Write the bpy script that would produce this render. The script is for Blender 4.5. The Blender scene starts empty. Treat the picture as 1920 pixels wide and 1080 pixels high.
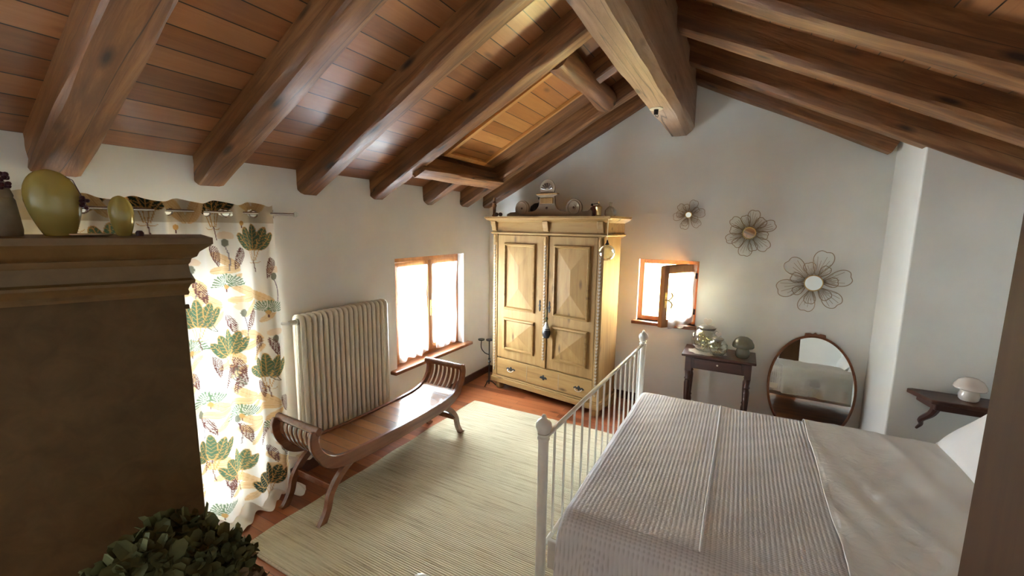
import bpy, bmesh, math, random
import numpy as np
from mathutils import Vector, Matrix
PI = math.pi
C = bpy.context.scene.collection
S = bpy.context.scene
random.seed(4)

# ------------------------------------------------------------------ camera
cam = bpy.data.cameras.new('camera'); co = bpy.data.objects.new('camera', cam); C.objects.link(co)
F_PX, YAW, PITCH, ROLL = 797.774, 0.495, 0.143, 0.014
cam.sensor_width = 36.0; cam.lens = F_PX / 1920 * 36.0
cam.clip_start = 0.02
fw = Vector((-math.sin(YAW)*math.cos(PITCH), math.cos(YAW)*math.cos(PITCH), -math.sin(PITCH)))
rt = Vector((math.cos(YAW), math.sin(YAW), 0)); up = rt.cross(fw)
rt2 = rt*math.cos(ROLL) + up*math.sin(ROLL); up2 = -rt*math.sin(ROLL) + up*math.cos(ROLL)
m = Matrix((rt2, up2, -fw)).transposed().to_4x4(); m.translation = Vector((2.99, -4.887, 2.0))
co.matrix_world = m
S.camera = co

# ------------------------------------------------------------------ light
w = bpy.data.worlds.new('sky'); S.world = w; w.use_nodes = True
bg = w.node_tree.nodes['Background']
bg.inputs[0].default_value = (0.83, 0.935, 1.0, 1); bg.inputs[1].default_value = 16.0
sl = bpy.data.lights.new('sun', 'SUN'); sl.energy = 9.0; sl.angle = 0.01; sl.color = (1.0, 0.93, 0.78)
so = bpy.data.objects.new('sun', sl); C.objects.link(so)
so.rotation_euler = Vector((-0.25, 0.45, -0.8)).to_track_quat('-Z', 'Y').to_euler()
def portal(loc, sx, sy, dirv):
    l = bpy.data.lights.new('window_portal', 'AREA'); l.shape = 'RECTANGLE'; l.size = sx; l.size_y = sy
    l.cycles.is_portal = True
    o = bpy.data.objects.new('window_portal', l); C.objects.link(o); o.location = loc
    o.rotation_euler = Vector(dirv).to_track_quat('-Z', 'Z').to_euler()
portal((-0.33, -1.187, 1.114), 1.2, 1.2, (1, 0, 0))
portal((-0.33, -3.67, 0.9), 1.1, 1.85, (1, 0, 0))
portal((2.285, 0.33, 1.315), 0.66, 0.74, (0, -1, 0))
portal((-.33, -5.6, 1.275), 1.05, 1.0, (1, 0, 0))  # portal for the added fill window behind the camera
S.view_settings.view_transform = 'Standard'; S.view_settings.look = 'None'
S.view_settings.gamma = 1.0; S.view_settings.use_curve_mapping = False
S.view_settings.exposure = 2.75
S.cycles.max_bounces = 10; S.cycles.diffuse_bounces = 7; S.cycles.transparent_max_bounces = 16
S.cycles.sample_clamp_indirect = 20.0
S.cycles.caustics_reflective = False; S.cycles.caustics_refractive = False

# ------------------------------------------------------------------ mesh helpers
class MB:
    def __init__(s): s.v = []; s.f = []
    def add(s, vs, fs):
        n = len(s.v); s.v += [tuple(p) for p in vs]; s.f += [tuple(i+n for i in f) for f in fs]; return s
    def box(s, x0, x1, y0, y1, z0, z1):
        return s.add([(x0,y0,z0),(x1,y0,z0),(x1,y1,z0),(x0,y1,z0),(x0,y0,z1),(x1,y0,z1),(x1,y1,z1),(x0,y1,z1)],
                     [(0,3,2,1),(4,5,6,7),(0,1,5,4),(1,2,6,5),(2,3,7,6),(3,0,4,7)])
    def prism(s, poly, d0, d1, ax='y'):
        """poly in the plane across ax, extruded from d0 to d1 along ax"""
        def p(a, b, d):
            return {'x': (d, a, b), 'y': (a, d, b), 'z': (a, b, d)}[ax]
        n = len(poly)
        return s.add([p(a, b, d0) for a, b in poly] + [p(a, b, d1) for a, b in poly],
                     [tuple(range(n))[::-1], tuple(range(n, 2*n))] + [(i, (i+1) % n, n+(i+1) % n, n+i) for i in range(n)])
    def lathe(s, prof, c=(0,0,0), n=24, sx=1, sy=1, ax='z'):
        vs = []; fs = []; k = len(prof)
        for i in range(n):
            a = 2*PI*i/n
            for r, z in prof:
                q = (r*math.cos(a)*sx, r*math.sin(a)*sy, z)
                if ax == 'x': q = (q[2], q[0], q[1])
                if ax == 'y': q = (q[0], q[2], q[1])
                vs.append((c[0]+q[0], c[1]+q[1], c[2]+q[2]))
        for i in range(n):
            j = (i+1) % n
            for a in range(k-1): fs.append((i*k+a, j*k+a, j*k+a+1, i*k+a+1))
        if prof[0][0] > 1e-6: fs.append(tuple(i*k for i in range(n))[::-1])
        if prof[-1][0] > 1e-6: fs.append(tuple(i*k+k-1 for i in range(n)))
        return s.add(vs, fs)
    def tube(s, pts, r, n=8, closed=False, flat=1.0):
        pts = [Vector(p) for p in pts]; m_ = len(pts); vs = []; fs = []
        rr = r if isinstance(r, (list, tuple)) else [r]*m_
        t0 = (pts[1]-pts[0]).normalized()
        u = t0.orthogonal().normalized() if abs(t0.z) > .9 else t0.cross(Vector((0,0,1))).normalized()
        for i, p in enumerate(pts):
            if closed: t = (pts[(i+1) % m_]-pts[i-1]).normalized()
            else: t = (pts[min(i+1, m_-1)]-pts[max(i-1, 0)]).normalized()
            u = (u - t*u.dot(t)).normalized(); w_ = t.cross(u)
            for j in range(n):
                a = 2*PI*j/n; vs.append(p + u*math.cos(a)*rr[i] + w_*math.sin(a)*rr[i]*flat)
        for i in range(m_ if closed else m_-1):
            i2 = (i+1) % m_
            for j in range(n):
                j2 = (j+1) % n; fs.append((i*n+j, i*n+j2, i2*n+j2, i2*n+j))
        if not closed: fs += [tuple(range(n))[::-1], tuple((m_-1)*n+j for j in range(n))]
        return s.add(vs, fs)
    def grid(s, fn, nu, nv):
        vs = [fn(i/nu, j/nv) for j in range(nv+1) for i in range(nu+1)]
        return s.add(vs, [(j*(nu+1)+i, j*(nu+1)+i+1, (j+1)*(nu+1)+i+1, (j+1)*(nu+1)+i) for j in range(nv) for i in range(nu)])
    def build(s, name, mat, parent=None, smooth=False, sharp=38, bevel=0, loc=None, rot=None, solid=0, fix=True, seg=2):
        me = bpy.data.meshes.new(name); me.from_pydata(s.v, [], s.f)
        if fix:
            b = bmesh.new(); b.from_mesh(me); bmesh.ops.remove_doubles(b, verts=b.verts, dist=1e-6)
            bmesh.ops.recalc_face_normals(b, faces=b.faces); b.to_mesh(me); b.free()
        me.materials.append(mat)
        if smooth:
            me.polygons.foreach_set('use_smooth', [True]*len(me.polygons)); me.set_sharp_from_angle(angle=math.radians(sharp))
        o = bpy.data.objects.new(name, me); C.objects.link(o)
        if parent: o.parent = parent
        if loc: o.location = loc
        if rot: o.rotation_euler = rot
        if solid:
            q = o.modifiers.new('thick', 'SOLIDIFY'); q.thickness = solid; q.offset = 0
        if bevel:
            q = o.modifiers.new('bevel', 'BEVEL'); q.width = bevel; q.segments = seg; q.limit_method = 'ANGLE'; q.angle_limit = .6
        return o
def tag(o, label, cat, group=None, kind=None):
    o['label'] = label; o['category'] = cat
    if group: o['group'] = group
    if kind: o['kind'] = kind
    return o
def thing(name, label, cat, loc=(0,0,0), rz=0, group=None):
    o = bpy.data.objects.new(name, None); C.objects.link(o); o.empty_display_size = .1
    o.location = loc; o.rotation_euler = (0, 0, rz)
    return tag(o, label, cat, group)
def struct(o): o['kind'] = 'structure'; return o
def copy_tree(o, parent=None):
    c = o.copy(); C.objects.link(c)
    if parent: c.parent = parent
    for ch in list(o.children): copy_tree(ch, c)
    return c
def bez(p, n=12):
    """Catmull-Rom through points"""
    p = [Vector(q) for q in p]; q = [p[0]*2-p[1]] + p + [p[-1]*2-p[-2]]; out = []
    for i in range(1, len(q)-2):
        for k in range(n):
            t = k/n; a, b, c, d = q[i-1], q[i], q[i+1], q[i+2]
            out.append(.5*((2*b)+(c-a)*t+(2*a-5*b+4*c-d)*t*t+(3*b-a-3*c+d)*t**3))
    out.append(p[-1]); return out

# ------------------------------------------------------------------ materials
def mat(name):
    m_ = bpy.data.materials.new(name); m_.use_nodes = True
    return m_, m_.node_tree, m_.node_tree.nodes['Principled BSDF']
def nd(nt, t, **k):
    n = nt.nodes.new(t)
    for a, b in k.items():
        if a.startswith('i_'): n.inputs[a[2:].replace('_', ' ')].default_value = b
        else: setattr(n, a, b)
    return n
def ramp(nt, stops):
    r = nt.nodes.new('ShaderNodeValToRGB'); e = r.color_ramp.elements
    while len(e) < len(stops): e.new(.5)
    for q, (p, c) in zip(e, stops): q.position = p; q.color = (*c, 1)
    return r
def coords(nt, scale=(1,1,1), rot=(0,0,0), kind='Object'):
    t = nt.nodes.new('ShaderNodeTexCoord'); mp = nt.nodes.new('ShaderNodeMapping')
    mp.inputs['Scale'].default_value = scale; mp.inputs['Rotation'].default_value = rot
    nt.links.new(t.outputs[kind], mp.inputs[0]); return mp
def bump(nt, p, h, strength, dist):
    b = nt.nodes.new('ShaderNodeBump'); b.inputs['Strength'].default_value = strength; b.inputs['Distance'].default_value = dist
    nt.links.new(h, b.inputs['Height']); nt.links.new(b.outputs[0], p.inputs['Normal']); return b
def plain(name, col, rough=.5, metal=0, coat=0, noise=0.0, nscale=20, bmp=0, trans=0, ior=1.45):
    m_, nt, p = mat(name)
    p.inputs['Base Color'].default_value = (*col, 1); p.inputs['Roughness'].default_value = rough
    p.inputs['Metallic'].default_value = metal; p.inputs['Coat Weight'].default_value = coat
    p.inputs['Transmission Weight'].default_value = trans; p.inputs['IOR'].default_value = ior
    mp = coords(nt); n = nd(nt, 'ShaderNodeTexNoise', i_Scale=nscale, i_Detail=5.0); nt.links.new(mp.outputs[0], n.inputs['Vector'])
    if noise:
        r = ramp(nt, [(.3, tuple(c*(1-noise) for c in col)), (.7, tuple(min(1, c*(1+noise)) for c in col))])
        nt.links.new(n.outputs[0], r.inputs[0]); nt.links.new(r.outputs[0], p.inputs['Base Color'])
    if bmp: bump(nt, p, n.outputs[0], bmp, .01)
    return m_
def wood(name, dark, mid, light, ax='x', rough=.4, coat=0.0, scale=1.0, knots=True, bmp=.25, sheen=.5, cracks=False):
    m_, nt, p = mat(name)
    st = {'x': (1.2, 14, 14), 'y': (14, 1.2, 14), 'z': (14, 14, 1.2)}[ax]
    mp = coords(nt, tuple(q*scale for q in st))
    n1 = nd(nt, 'ShaderNodeTexNoise', i_Scale=1.3, i_Detail=8.0, i_Roughness=.65, i_Distortion=.6); nt.links.new(mp.outputs[0], n1.inputs['Vector'])
    mp2 = coords(nt, tuple(q*scale*.16 for q in st))
    n2 = nd(nt, 'ShaderNodeTexNoise', i_Scale=2.0, i_Detail=3.0); nt.links.new(mp2.outputs[0], n2.inputs['Vector'])
    mx = nd(nt, 'ShaderNodeMath', operation='MULTIPLY_ADD'); mx.inputs[1].default_value = .6
    nt.links.new(n1.outputs[0], mx.inputs[0]); 
    sc = nd(nt, 'ShaderNodeMath', operation='MULTIPLY'); sc.inputs[1].default_value = .4; nt.links.new(n2.outputs[0], sc.inputs[0])
    nt.links.new(sc.outputs[0], mx.inputs[2])
    r = ramp(nt, [(.30, dark), (.48, mid), (.68, light)]); nt.links.new(mx.outputs[0], r.inputs[0])
    out = r.outputs[0]
    if cracks:
        mc = coords(nt, tuple(q*scale*(.42 if q > 2 else .12) for q in st)); cn = nd(nt, 'ShaderNodeTexNoise', i_Scale=1.0, i_Detail=2.0, i_Distortion=.3); nt.links.new(mc.outputs[0], cn.inputs['Vector'])
        cr = ramp(nt, [(.495, (0,0,0)), (.5, (1,1,1)), (.505, (0,0,0))]); nt.links.new(cn.outputs[0], cr.inputs[0])
        mcx = nd(nt, 'ShaderNodeMix', data_type='RGBA'); nt.links.new(cr.outputs[0], mcx.inputs['Factor']); nt.links.new(out, mcx.inputs['A'])
        mcx.inputs['B'].default_value = (*[c*.35 for c in dark], 1); out = mcx.outputs['Result']
    if knots:
        kst = {'x': (1.6, 5, 5), 'y': (5, 1.6, 5), 'z': (5, 5, 1.6)}[ax]
        mk = coords(nt, tuple(q*scale for q in kst)); vo = nd(nt, 'ShaderNodeTexVoronoi', i_Scale=1.1); nt.links.new(mk.outputs[0], vo.inputs['Vector'])
        kr = ramp(nt, [(.05, (1,1,1)), (.15, (0,0,0))]); nt.links.new(vo.outputs['Distance'], kr.inputs[0])
        ml = nd(nt, 'ShaderNodeMix', data_type='RGBA'); nt.links.new(kr.outputs[0], ml.inputs['Factor'])
        nt.links.new(out, ml.inputs['A']); ml.inputs['B'].default_value = (*[c*.45 for c in dark], 1); out = ml.outputs['Result']
    nt.links.new(out, p.inputs['Base Color'])
    p.inputs['Roughness'].default_value = rough; p.inputs['Coat Weight'].default_value = coat; p.inputs['Coat Roughness'].default_value = .2
    p.inputs['Specular IOR Level'].default_value = sheen
    bump(nt, p, n1.outputs[0], bmp, .006)
    return m_
def boards(name, cols, width, length, rough, along='x', shift=0, coat=0, gap=.003, grain=1.0, bmp=.3, gapcol=(.02,.01,.005)):
    """board cladding: boards run along the given object axis"""
    m_, nt, p = mat(name)
    mp = coords(nt, (1,1,1), (0, 0, PI/2 if along == 'y' else 0))
    mp.inputs['Location'].default_value = (shift, 0, 0)
    b = nd(nt, 'ShaderNodeTexBrick', offset=.37, squash=1.0)
    b.inputs['Scale'].default_value = 1.0; b.inputs['Brick Width'].default_value = length; b.inputs['Row Height'].default_value = width
    b.inputs['Mortar Size'].default_value = gap; b.inputs['Mortar Smooth'].default_value = .2
    b.inputs['Color1'].default_value = (0,0,0,1); b.inputs['Color2'].default_value = (1,1,1,1); b.inputs['Mortar'].default_value = (.5,.5,.5,1)
    nt.links.new(mp.outputs[0], b.inputs['Vector'])
    mg = nt.nodes.new('ShaderNodeMapping'); mg.inputs['Scale'].default_value = (1.5*grain, 22*grain, 8*grain)
    nt.links.new(mp.outputs[0], mg.inputs[0])
    # offset grain per board
    av = nd(nt, 'ShaderNodeVectorMath', operation='SCALE'); av.inputs['Scale'].default_value = 7.0
    nt.links.new(b.outputs['Color'], av.inputs[0])
    ad = nd(nt, 'ShaderNodeVectorMath', operation='ADD'); nt.links.new(mg.outputs[0], ad.inputs[0]); nt.links.new(av.outputs[0], ad.inputs[1])
    n1 = nd(nt, 'ShaderNodeTexNoise', i_Scale=1.2, i_Detail=7.0, i_Distortion=.8, i_Roughness=.6); nt.links.new(ad.outputs[0], n1.inputs['Vector'])
    mu = nd(nt, 'ShaderNodeMix', data_type='FLOAT'); mu.inputs['Factor'].default_value = .5
    nt.links.new(b.outputs['Color'], mu.inputs['A']); nt.links.new(n1.outputs[0], mu.inputs['B'])
    r = ramp(nt, [(.2, cols[0]), (.5, cols[1]), (.8, cols[2])]); nt.links.new(mu.outputs['Result'], r.inputs[0])
    mx = nd(nt, 'ShaderNodeMix', data_type='RGBA'); nt.links.new(b.outputs['Fac'], mx.inputs['Factor']); nt.links.new(r.outputs[0], mx.inputs['A'])
    mx.inputs['B'].default_value = (*gapcol, 1)
    # knots
    kn = nt.nodes.new('ShaderNodeMapping'); kn.inputs['Scale'].default_value = (2.2, 6, 3); nt.links.new(mp.outputs[0], kn.inputs[0])
    vo = nd(nt, 'ShaderNodeTexVoronoi', i_Scale=1.0); nt.links.new(kn.outputs[0], vo.inputs['Vector'])
    kr = ramp(nt, [(.06, (.75,.75,.75)), (.16, (0,0,0))]); nt.links.new(vo.outputs['Distance'], kr.inputs[0])
    m3 = nd(nt, 'ShaderNodeMix', data_type='RGBA'); nt.links.new(kr.outputs[0], m3.inputs['Factor']); nt.links.new(mx.outputs['Result'], m3.inputs['A'])
    m3.inputs['B'].default_value = (*[c*.5 for c in cols[0]], 1)
    nt.links.new(m3.outputs['Result'], p.inputs['Base Color'])
    p.inputs['Roughness'].default_value = rough; p.inputs['Coat Weight'].default_value = coat; p.inputs['Coat Roughness'].default_value = .15
    iv = nd(nt, 'ShaderNodeMath', operation='MULTIPLY_ADD'); iv.inputs[1].default_value = -1.0; nt.links.new(b.outputs['Fac'], iv.inputs[0])
    sc = nd(nt, 'ShaderNodeMath', operation='MULTIPLY'); sc.inputs[1].default_value = .3; nt.links.new(n1.outputs[0], sc.inputs[0]); nt.links.new(sc.outputs[0], iv.inputs[2])
    bump(nt, p, iv.outputs[0], bmp, .008)
    return m_
def cloth(name, col, transl=0.0, rib=None, noise=.06, nscale=60, bmp=.2, rough=.9):
    m_, nt, p = mat(name)
    mp = coords(nt); n = nd(nt, 'ShaderNodeTexNoise', i_Scale=nscale, i_Detail=4.0); nt.links.new(mp.outputs[0], n.inputs['Vector'])
    r = ramp(nt, [(.3, tuple(c*(1-noise) for c in col)), (.7, tuple(min(1, c*(1+noise)) for c in col))]); nt.links.new(n.outputs[0], r.inputs[0])
    nt.links.new(r.outputs[0], p.inputs['Base Color']); p.inputs['Roughness'].default_value = rough
    p.inputs['Specular IOR Level'].default_value = .2
    h = n.outputs[0]
    if rib:
        h, col_out = rib(nt, mp, r.outputs[0]); nt.links.new(col_out, p.inputs['Base Color'])
    bump(nt, p, h, bmp, .006)
    if transl:
        t = nd(nt, 'ShaderNodeBsdfTranslucent'); nt.links.new(r.outputs[0], t.inputs[0])
        mxs = nd(nt, 'ShaderNodeMixShader'); mxs.inputs[0].default_value = transl
        nt.links.new(p.outputs[0], mxs.inputs[1]); nt.links.new(t.outputs[0], mxs.inputs[2])
        nt.links.new(mxs.outputs[0], nt.nodes['Material Output'].inputs[0])
    return m_

M = {}
M['plaster'] = plain('plaster', (.80, .815, .785), .92, noise=.035, nscale=3, bmp=.12)
M['beam'] = wood('beam_wood', (.060, .021, .006), (.165, .064, .019), (.37, .175, .064), 'x', rough=.5, coat=.05, bmp=.9, cracks=True)
M['beam_y'] = wood('beam_wood_y', (.060, .021, .006), (.165, .064, .019), (.37, .175, .064), 'y', rough=.5, coat=.05, bmp=.9, cracks=True)
M['ridge'] = wood('ridge_wood', (.14, .072, .038), (.30, .18, .108), (.44, .30, .20), 'y', rough=.42, coat=.1, bmp=.8, cracks=True)
M['planks'] = boards('ceiling_planks', [(.17, .062, .021), (.29, .115, .041), (.39, .175, .070)], .128, 2.7, .40, 'y', coat=.14, gap=.0035)
M['hatch'] = boards('hatch_boards', [(.30, .11, .025), (.44, .18, .045), (.56, .26, .075)], .135, 3.0, .4, 'y', gap=.003, shift=1.0)
M['hatch_trim'] = wood('hatch_trim', (.42, .19, .05), (.55, .27, .08), (.62, .33, .11), 'x', rough=.4, knots=False)
M['floor'] = boards('parquet', [(.17, .045, .016), (.30, .088, .030), (.42, .145, .052)], .088, .85, .34, 'x', coat=.12, gap=.0012, bmp=.1)
M['pine'] = wood('pine', (.165, .084, .026), (.255, .143, .047), (.32, .192, .073), 'z', rough=.62, bmp=.12, scale=1.2, sheen=.25)
M['pine_h'] = wood('pine_h', (.165, .084, .026), (.255, .143, .047), (.32, .192, .073), 'x', rough=.62, bmp=.12, scale=1.2, sheen=.25)
M['pine_grey'] = wood('pine_grey', (.20, .15, .10), (.28, .215, .145), (.34, .27, .19), 'x', rough=.6, knots=False, bmp=.12)
M['old_wood'] = wood('old_wood', (.058, .031, .010), (.082, .046, .015), (.11, .063, .022), 'y', sheen=.25, rough=.6, bmp=.15, scale=.7, knots=False)
M['cornice_wood'] = wood('cornice_wood', (.09, .048, .013), (.125, .070, .020), (.16, .093, .03), 'y', rough=.5, bmp=.15, scale=.7, knots=False)
M['bench'] = wood('bench_wood', (.10, .031, .013), (.17, .058, .025), (.24, .09, .041), 'y', rough=.24, coat=.4, knots=False, bmp=.08)
M['bench_seat'] = boards('bench_seat', [(.16, .055, .016), (.24, .09, .027), (.31, .125, .04)], .10, 3.0, .2, 'x', shift=.7, coat=.5, gap=.0015, bmp=.15)
M['dark_wood'] = wood('dark_wood', (.030, .010, .007), (.060, .020, .013), (.10, .036, .022), 'x', rough=.33, coat=.2, knots=False, bmp=.1)
M['base_wood'] = wood('base_wood', (.045, .014, .008), (.085, .028, .014), (.13, .045, .022), 'y', rough=.35, knots=False, bmp=.1)
M['win_wood'] = wood('window_wood', (.26, .09, .025), (.38, .15, .045), (.50, .22, .075), 'z', rough=.35, coat=.2, knots=False, bmp=.1)
M['sill_wood'] = wood('sill_wood', (.12, .035, .014), (.19, .065, .024), (.27, .10, .04), 'y', rough=.3, coat=.2, knots=False, bmp=.1)
M['post_wood'] = wood('post_wood', (.040, .017, .007), (.052, .023, .0095), (.066, .031, .013), 'z', sheen=.12, rough=.6, knots=False, bmp=.04, scale=.5)
M['enamel'] = plain('radiator_enamel', (.76, .72, .60), .32, noise=.03)
M['white_metal'] = plain('white_metal', (.74, .71, .64), .3, noise=.04, nscale=15)
M['iron'] = plain('iron', (.03, .03, .03), .5, metal=.6, noise=.2, bmp=.1)
M['chrome'] = plain('chrome', (.55, .52, .50), .22, metal=1)
M['brass'] = plain('brass', (.62, .45, .20), .28, metal=1, noise=.1)
M['wire'] = plain('gold_wire', (.36, .28, .19), .5, metal=.4)
M['mirror'] = plain('mirror_glass', (.88, .91, .88), .01, metal=1)
M['white_plastic'] = plain('white_plastic', (.8, .8, .78), .35)
M['ceramic_olive'] = plain('olive_ceramic', (.40, .33, .095), .18, coat=.6, noise=.12, nscale=4)
M['ceramic_grey'] = plain('grey_ceramic', (.33, .29, .22), .6, noise=.25, nscale=12, bmp=.3)
M['pearl'] = plain('pearl_ceramic', (.66, .58, .52), .15, coat=.8, noise=.05, nscale=5)
M['smoke'] = plain('smoked_ceramic', (.15, .14, .095), .2, coat=.5, noise=.15, nscale=6)
M['berry'] = plain('berry', (.05, .012, .02), .35)
M['black'] = plain('black_paint', (.012, .010, .012), .4)
M['redpot'] = plain('dark_red_ceramic', (.12, .03, .022), .4, noise=.2)
M['heart'] = plain('white_ceramic', (.80, .74, .68), .35)
M['pewter'] = plain('pewter', (.36, .34, .31), .38, metal=.85, noise=.1)
M['lace'] = plain('lace', (.62, .56, .47), .9, noise=.2, nscale=120, bmp=.5)
M['wax'] = plain('wax', (.62, .55, .38), .5)
M['glass'] = plain('clear_glass', (.96, .98, .97), .0, trans=1)
M['rug_edge'] = plain('rug_binding', (.50, .42, .30), .9, noise=.15, nscale=80)
M['hyd'] = plain('hydrangea', (.10, .10, .042), .75, noise=.45, nscale=9)
M['hyd2'] = plain('hydrangea_brown', (.18, .12, .065), .8, noise=.4, nscale=9)
for q in ('hyd', 'hyd2'): M[q].node_tree.nodes['Principled BSDF'].inputs['Specular IOR Level'].default_value = .12
M['basket'] = plain('glazed_pot', (.10, .07, .04), .5, noise=.3)
M['jewel'] = plain('tinsel', (.75, .65, .38), .25, metal=.8, noise=.3, nscale=90)
M['ochre'] = plain('ochre_plaster', (.80, .60, .22), .9, noise=.15, nscale=2)
def pane_mat():
    m_, nt, p = mat('window_pane')
    g = nd(nt, 'ShaderNodeBsdfGlossy'); g.inputs['Roughness'].default_value = 0
    t = nd(nt, 'ShaderNodeBsdfTransparent'); t.inputs[0].default_value = (.95,.97,.97,1)
    f = nd(nt, 'ShaderNodeLayerWeight'); f.inputs[0].default_value = .5; mx = nd(nt, 'ShaderNodeMixShader')
    pw = nd(nt, 'ShaderNodeMath', operation='POWER'); pw.inputs[1].default_value = 5.0; nt.links.new(f.outputs['Facing'], pw.inputs[0])
    ma = nd(nt, 'ShaderNodeMath', operation='MULTIPLY_ADD'); ma.inputs[1].default_value = .9; ma.inputs[2].default_value = .05; nt.links.new(pw.outputs[0], ma.inputs[0])
    nt.links.new(ma.outputs[0], mx.inputs[0]); nt.links.new(t.outputs[0], mx.inputs[1]); nt.links.new(g.outputs[0], mx.inputs[2])
    nt.links.new(mx.outputs[0], nt.nodes['Material Output'].inputs[0]); return m_
M['pane'] = pane_mat()
def thin_glass():
    m_, nt, p = mat('thin_glass')
    g = nd(nt, 'ShaderNodeBsdfGlossy'); g.inputs['Roughness'].default_value = .03
    t = nd(nt, 'ShaderNodeBsdfTransparent'); t.inputs[0].default_value = (.88,.91,.88,1)
    f = nd(nt, 'ShaderNodeLayerWeight'); f.inputs[0].default_value = .42
    mx = nd(nt, 'ShaderNodeMixShader')
    nt.links.new(f.outputs['Facing'], mx.inputs[0]); nt.links.new(t.outputs[0], mx.inputs[1]); nt.links.new(g.outputs[0], mx.inputs[2])
    nt.links.new(mx.outputs[0], nt.nodes['Material Output'].inputs[0]); return m_
M['thin_glass'] = thin_glass()
def sheer():
    m_, nt, p = mat('sheer_curtain')
    p.inputs['Base Color'].default_value = (.88, .88, .9, 1); p.inputs['Roughness'].default_value = .9
    mp = coords(nt); n = nd(nt, 'ShaderNodeTexNoise', i_Scale=14.0, i_Detail=2.0); nt.links.new(mp.outputs[0], n.inputs['Vector'])
    bump(nt, p, n.outputs[0], .3, .01)
    tl = nd(nt, 'ShaderNodeBsdfTranslucent'); tl.inputs[0].default_value = (.92,.92,.94,1)
    t = nd(nt, 'ShaderNodeBsdfTransparent')
    m1 = nd(nt, 'ShaderNodeMixShader'); m1.inputs[0].default_value = .6
    nt.links.new(p.outputs[0], m1.inputs[1]); nt.links.new(tl.outputs[0], m1.inputs[2])
    m2 = nd(nt, 'ShaderNodeMixShader'); m2.inputs[0].default_value = .2
    nt.links.new(m1.outputs[0], m2.inputs[1]); nt.links.new(t.outputs[0], m2.inputs[2])
    nt.links.new(m2.outputs[0], nt.nodes['Material Output'].inputs[0]); return m_
M['sheer'] = sheer()
def rib_blanket(nt, mp, base):
    wv = nd(nt, 'ShaderNodeTexWave', wave_type='BANDS', bands_direction='X', i_Scale=14.5, i_Distortion=.5, i_Detail=1.0)
    wv.inputs['Detail Scale'].default_value = 1.5
    nt.links.new(mp.outputs[0], wv.inputs['Vector'])
    w2 = nd(nt, 'ShaderNodeTexWave', wave_type='BANDS', bands_direction='Y', i_Scale=26.0, i_Distortion=.8)
    nt.links.new(mp.outputs[0], w2.inputs['Vector'])
    ml = nd(nt, 'ShaderNodeMath', operation='MULTIPLY_ADD'); ml.inputs[1].default_value = .5
    nt.links.new(w2.outputs['Fac'], ml.inputs[0]); nt.links.new(wv.outputs['Fac'], ml.inputs[2])
    rr = ramp(nt, [(.12, (.50, .48, .48)), (.6, (.63, .61, .615))]); nt.links.new(ml.outputs[0], rr.inputs[0])
    return ml.outputs[0], rr.outputs[0]
def rib_rug(nt, mp, base):
    m2 = nt.nodes.new('ShaderNodeMapping'); m2.inputs['Scale'].default_value = (2.2, 70, 1); nt.links.new(mp.outputs[0], m2.inputs[0])
    n = nd(nt, 'ShaderNodeTexNoise', i_Scale=1.0, i_Detail=6.0, i_Roughness=.7); nt.links.new(m2.outputs[0], n.inputs['Vector'])
    rr = ramp(nt, [(.30, (.24, .19, .13)), (.42, (.44, .38, .255)), (.52, (.53, .47, .325)), (.7, (.59, .53, .38))]); nt.links.new(n.outputs[0], rr.inputs[0])
    wv = nd(nt, 'ShaderNodeTexWave', wave_type='BANDS', bands_direction='Y', i_Scale=22.0, i_Distortion=1.0); nt.links.new(mp.outputs[0], wv.inputs['Vector'])
    ad = nd(nt, 'ShaderNodeMath', operation='ADD'); nt.links.new(wv.outputs['Fac'], ad.inputs[0]); nt.links.new(n.outputs[0], ad.inputs[1])
    return ad.outputs[0], rr.outputs[0]
def embroidery(nt, mp, base):
    n = nd(nt, 'ShaderNodeTexNoise', i_Scale=9.0, i_Detail=7.0, i_Distortion=2.5); nt.links.new(mp.outputs[0], n.inputs['Vector'])
    # stitched band along the turned-down edge of the sheet
    sx = nd(nt, 'ShaderNodeSeparateXYZ'); nt.links.new(mp.outputs[0], sx.inputs[0])
    r = ramp(nt, [(0.0, (1,1,1)), (.5, (1,1,1)), (.62, (.12,.12,.12))])
    mr = nd(nt, 'ShaderNodeMapRange'); mr.inputs['From Min'].default_value = 3.48; mr.inputs['From Max'].default_value = 4.2
    nt.links.new(sx.outputs[0], mr.inputs[0]); nt.links.new(mr.outputs[0], r.inputs[0])
    ml = nd(nt, 'ShaderNodeMath', operation='MULTIPLY'); nt.links.new(n.outputs[0], ml.inputs[0]); nt.links.new(r.outputs[0], ml.inputs[1])
    return ml.outputs[0], base
M['blanket'] = cloth('ribbed_blanket', (.70, .67, .66), rib=rib_blanket, bmp=.3)
M['rug'] = cloth('rug_weave', (.7, .62, .45), rib=rib_rug, bmp=.55)
M['sheet'] = cloth('bed_sheet', (.68, .665, .635), rib=embroidery, bmp=.9, noise=.03, nscale=5)
M['linen'] = cloth('white_linen', (.82, .81, .80), noise=.02, nscale=6, bmp=.15)

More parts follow.
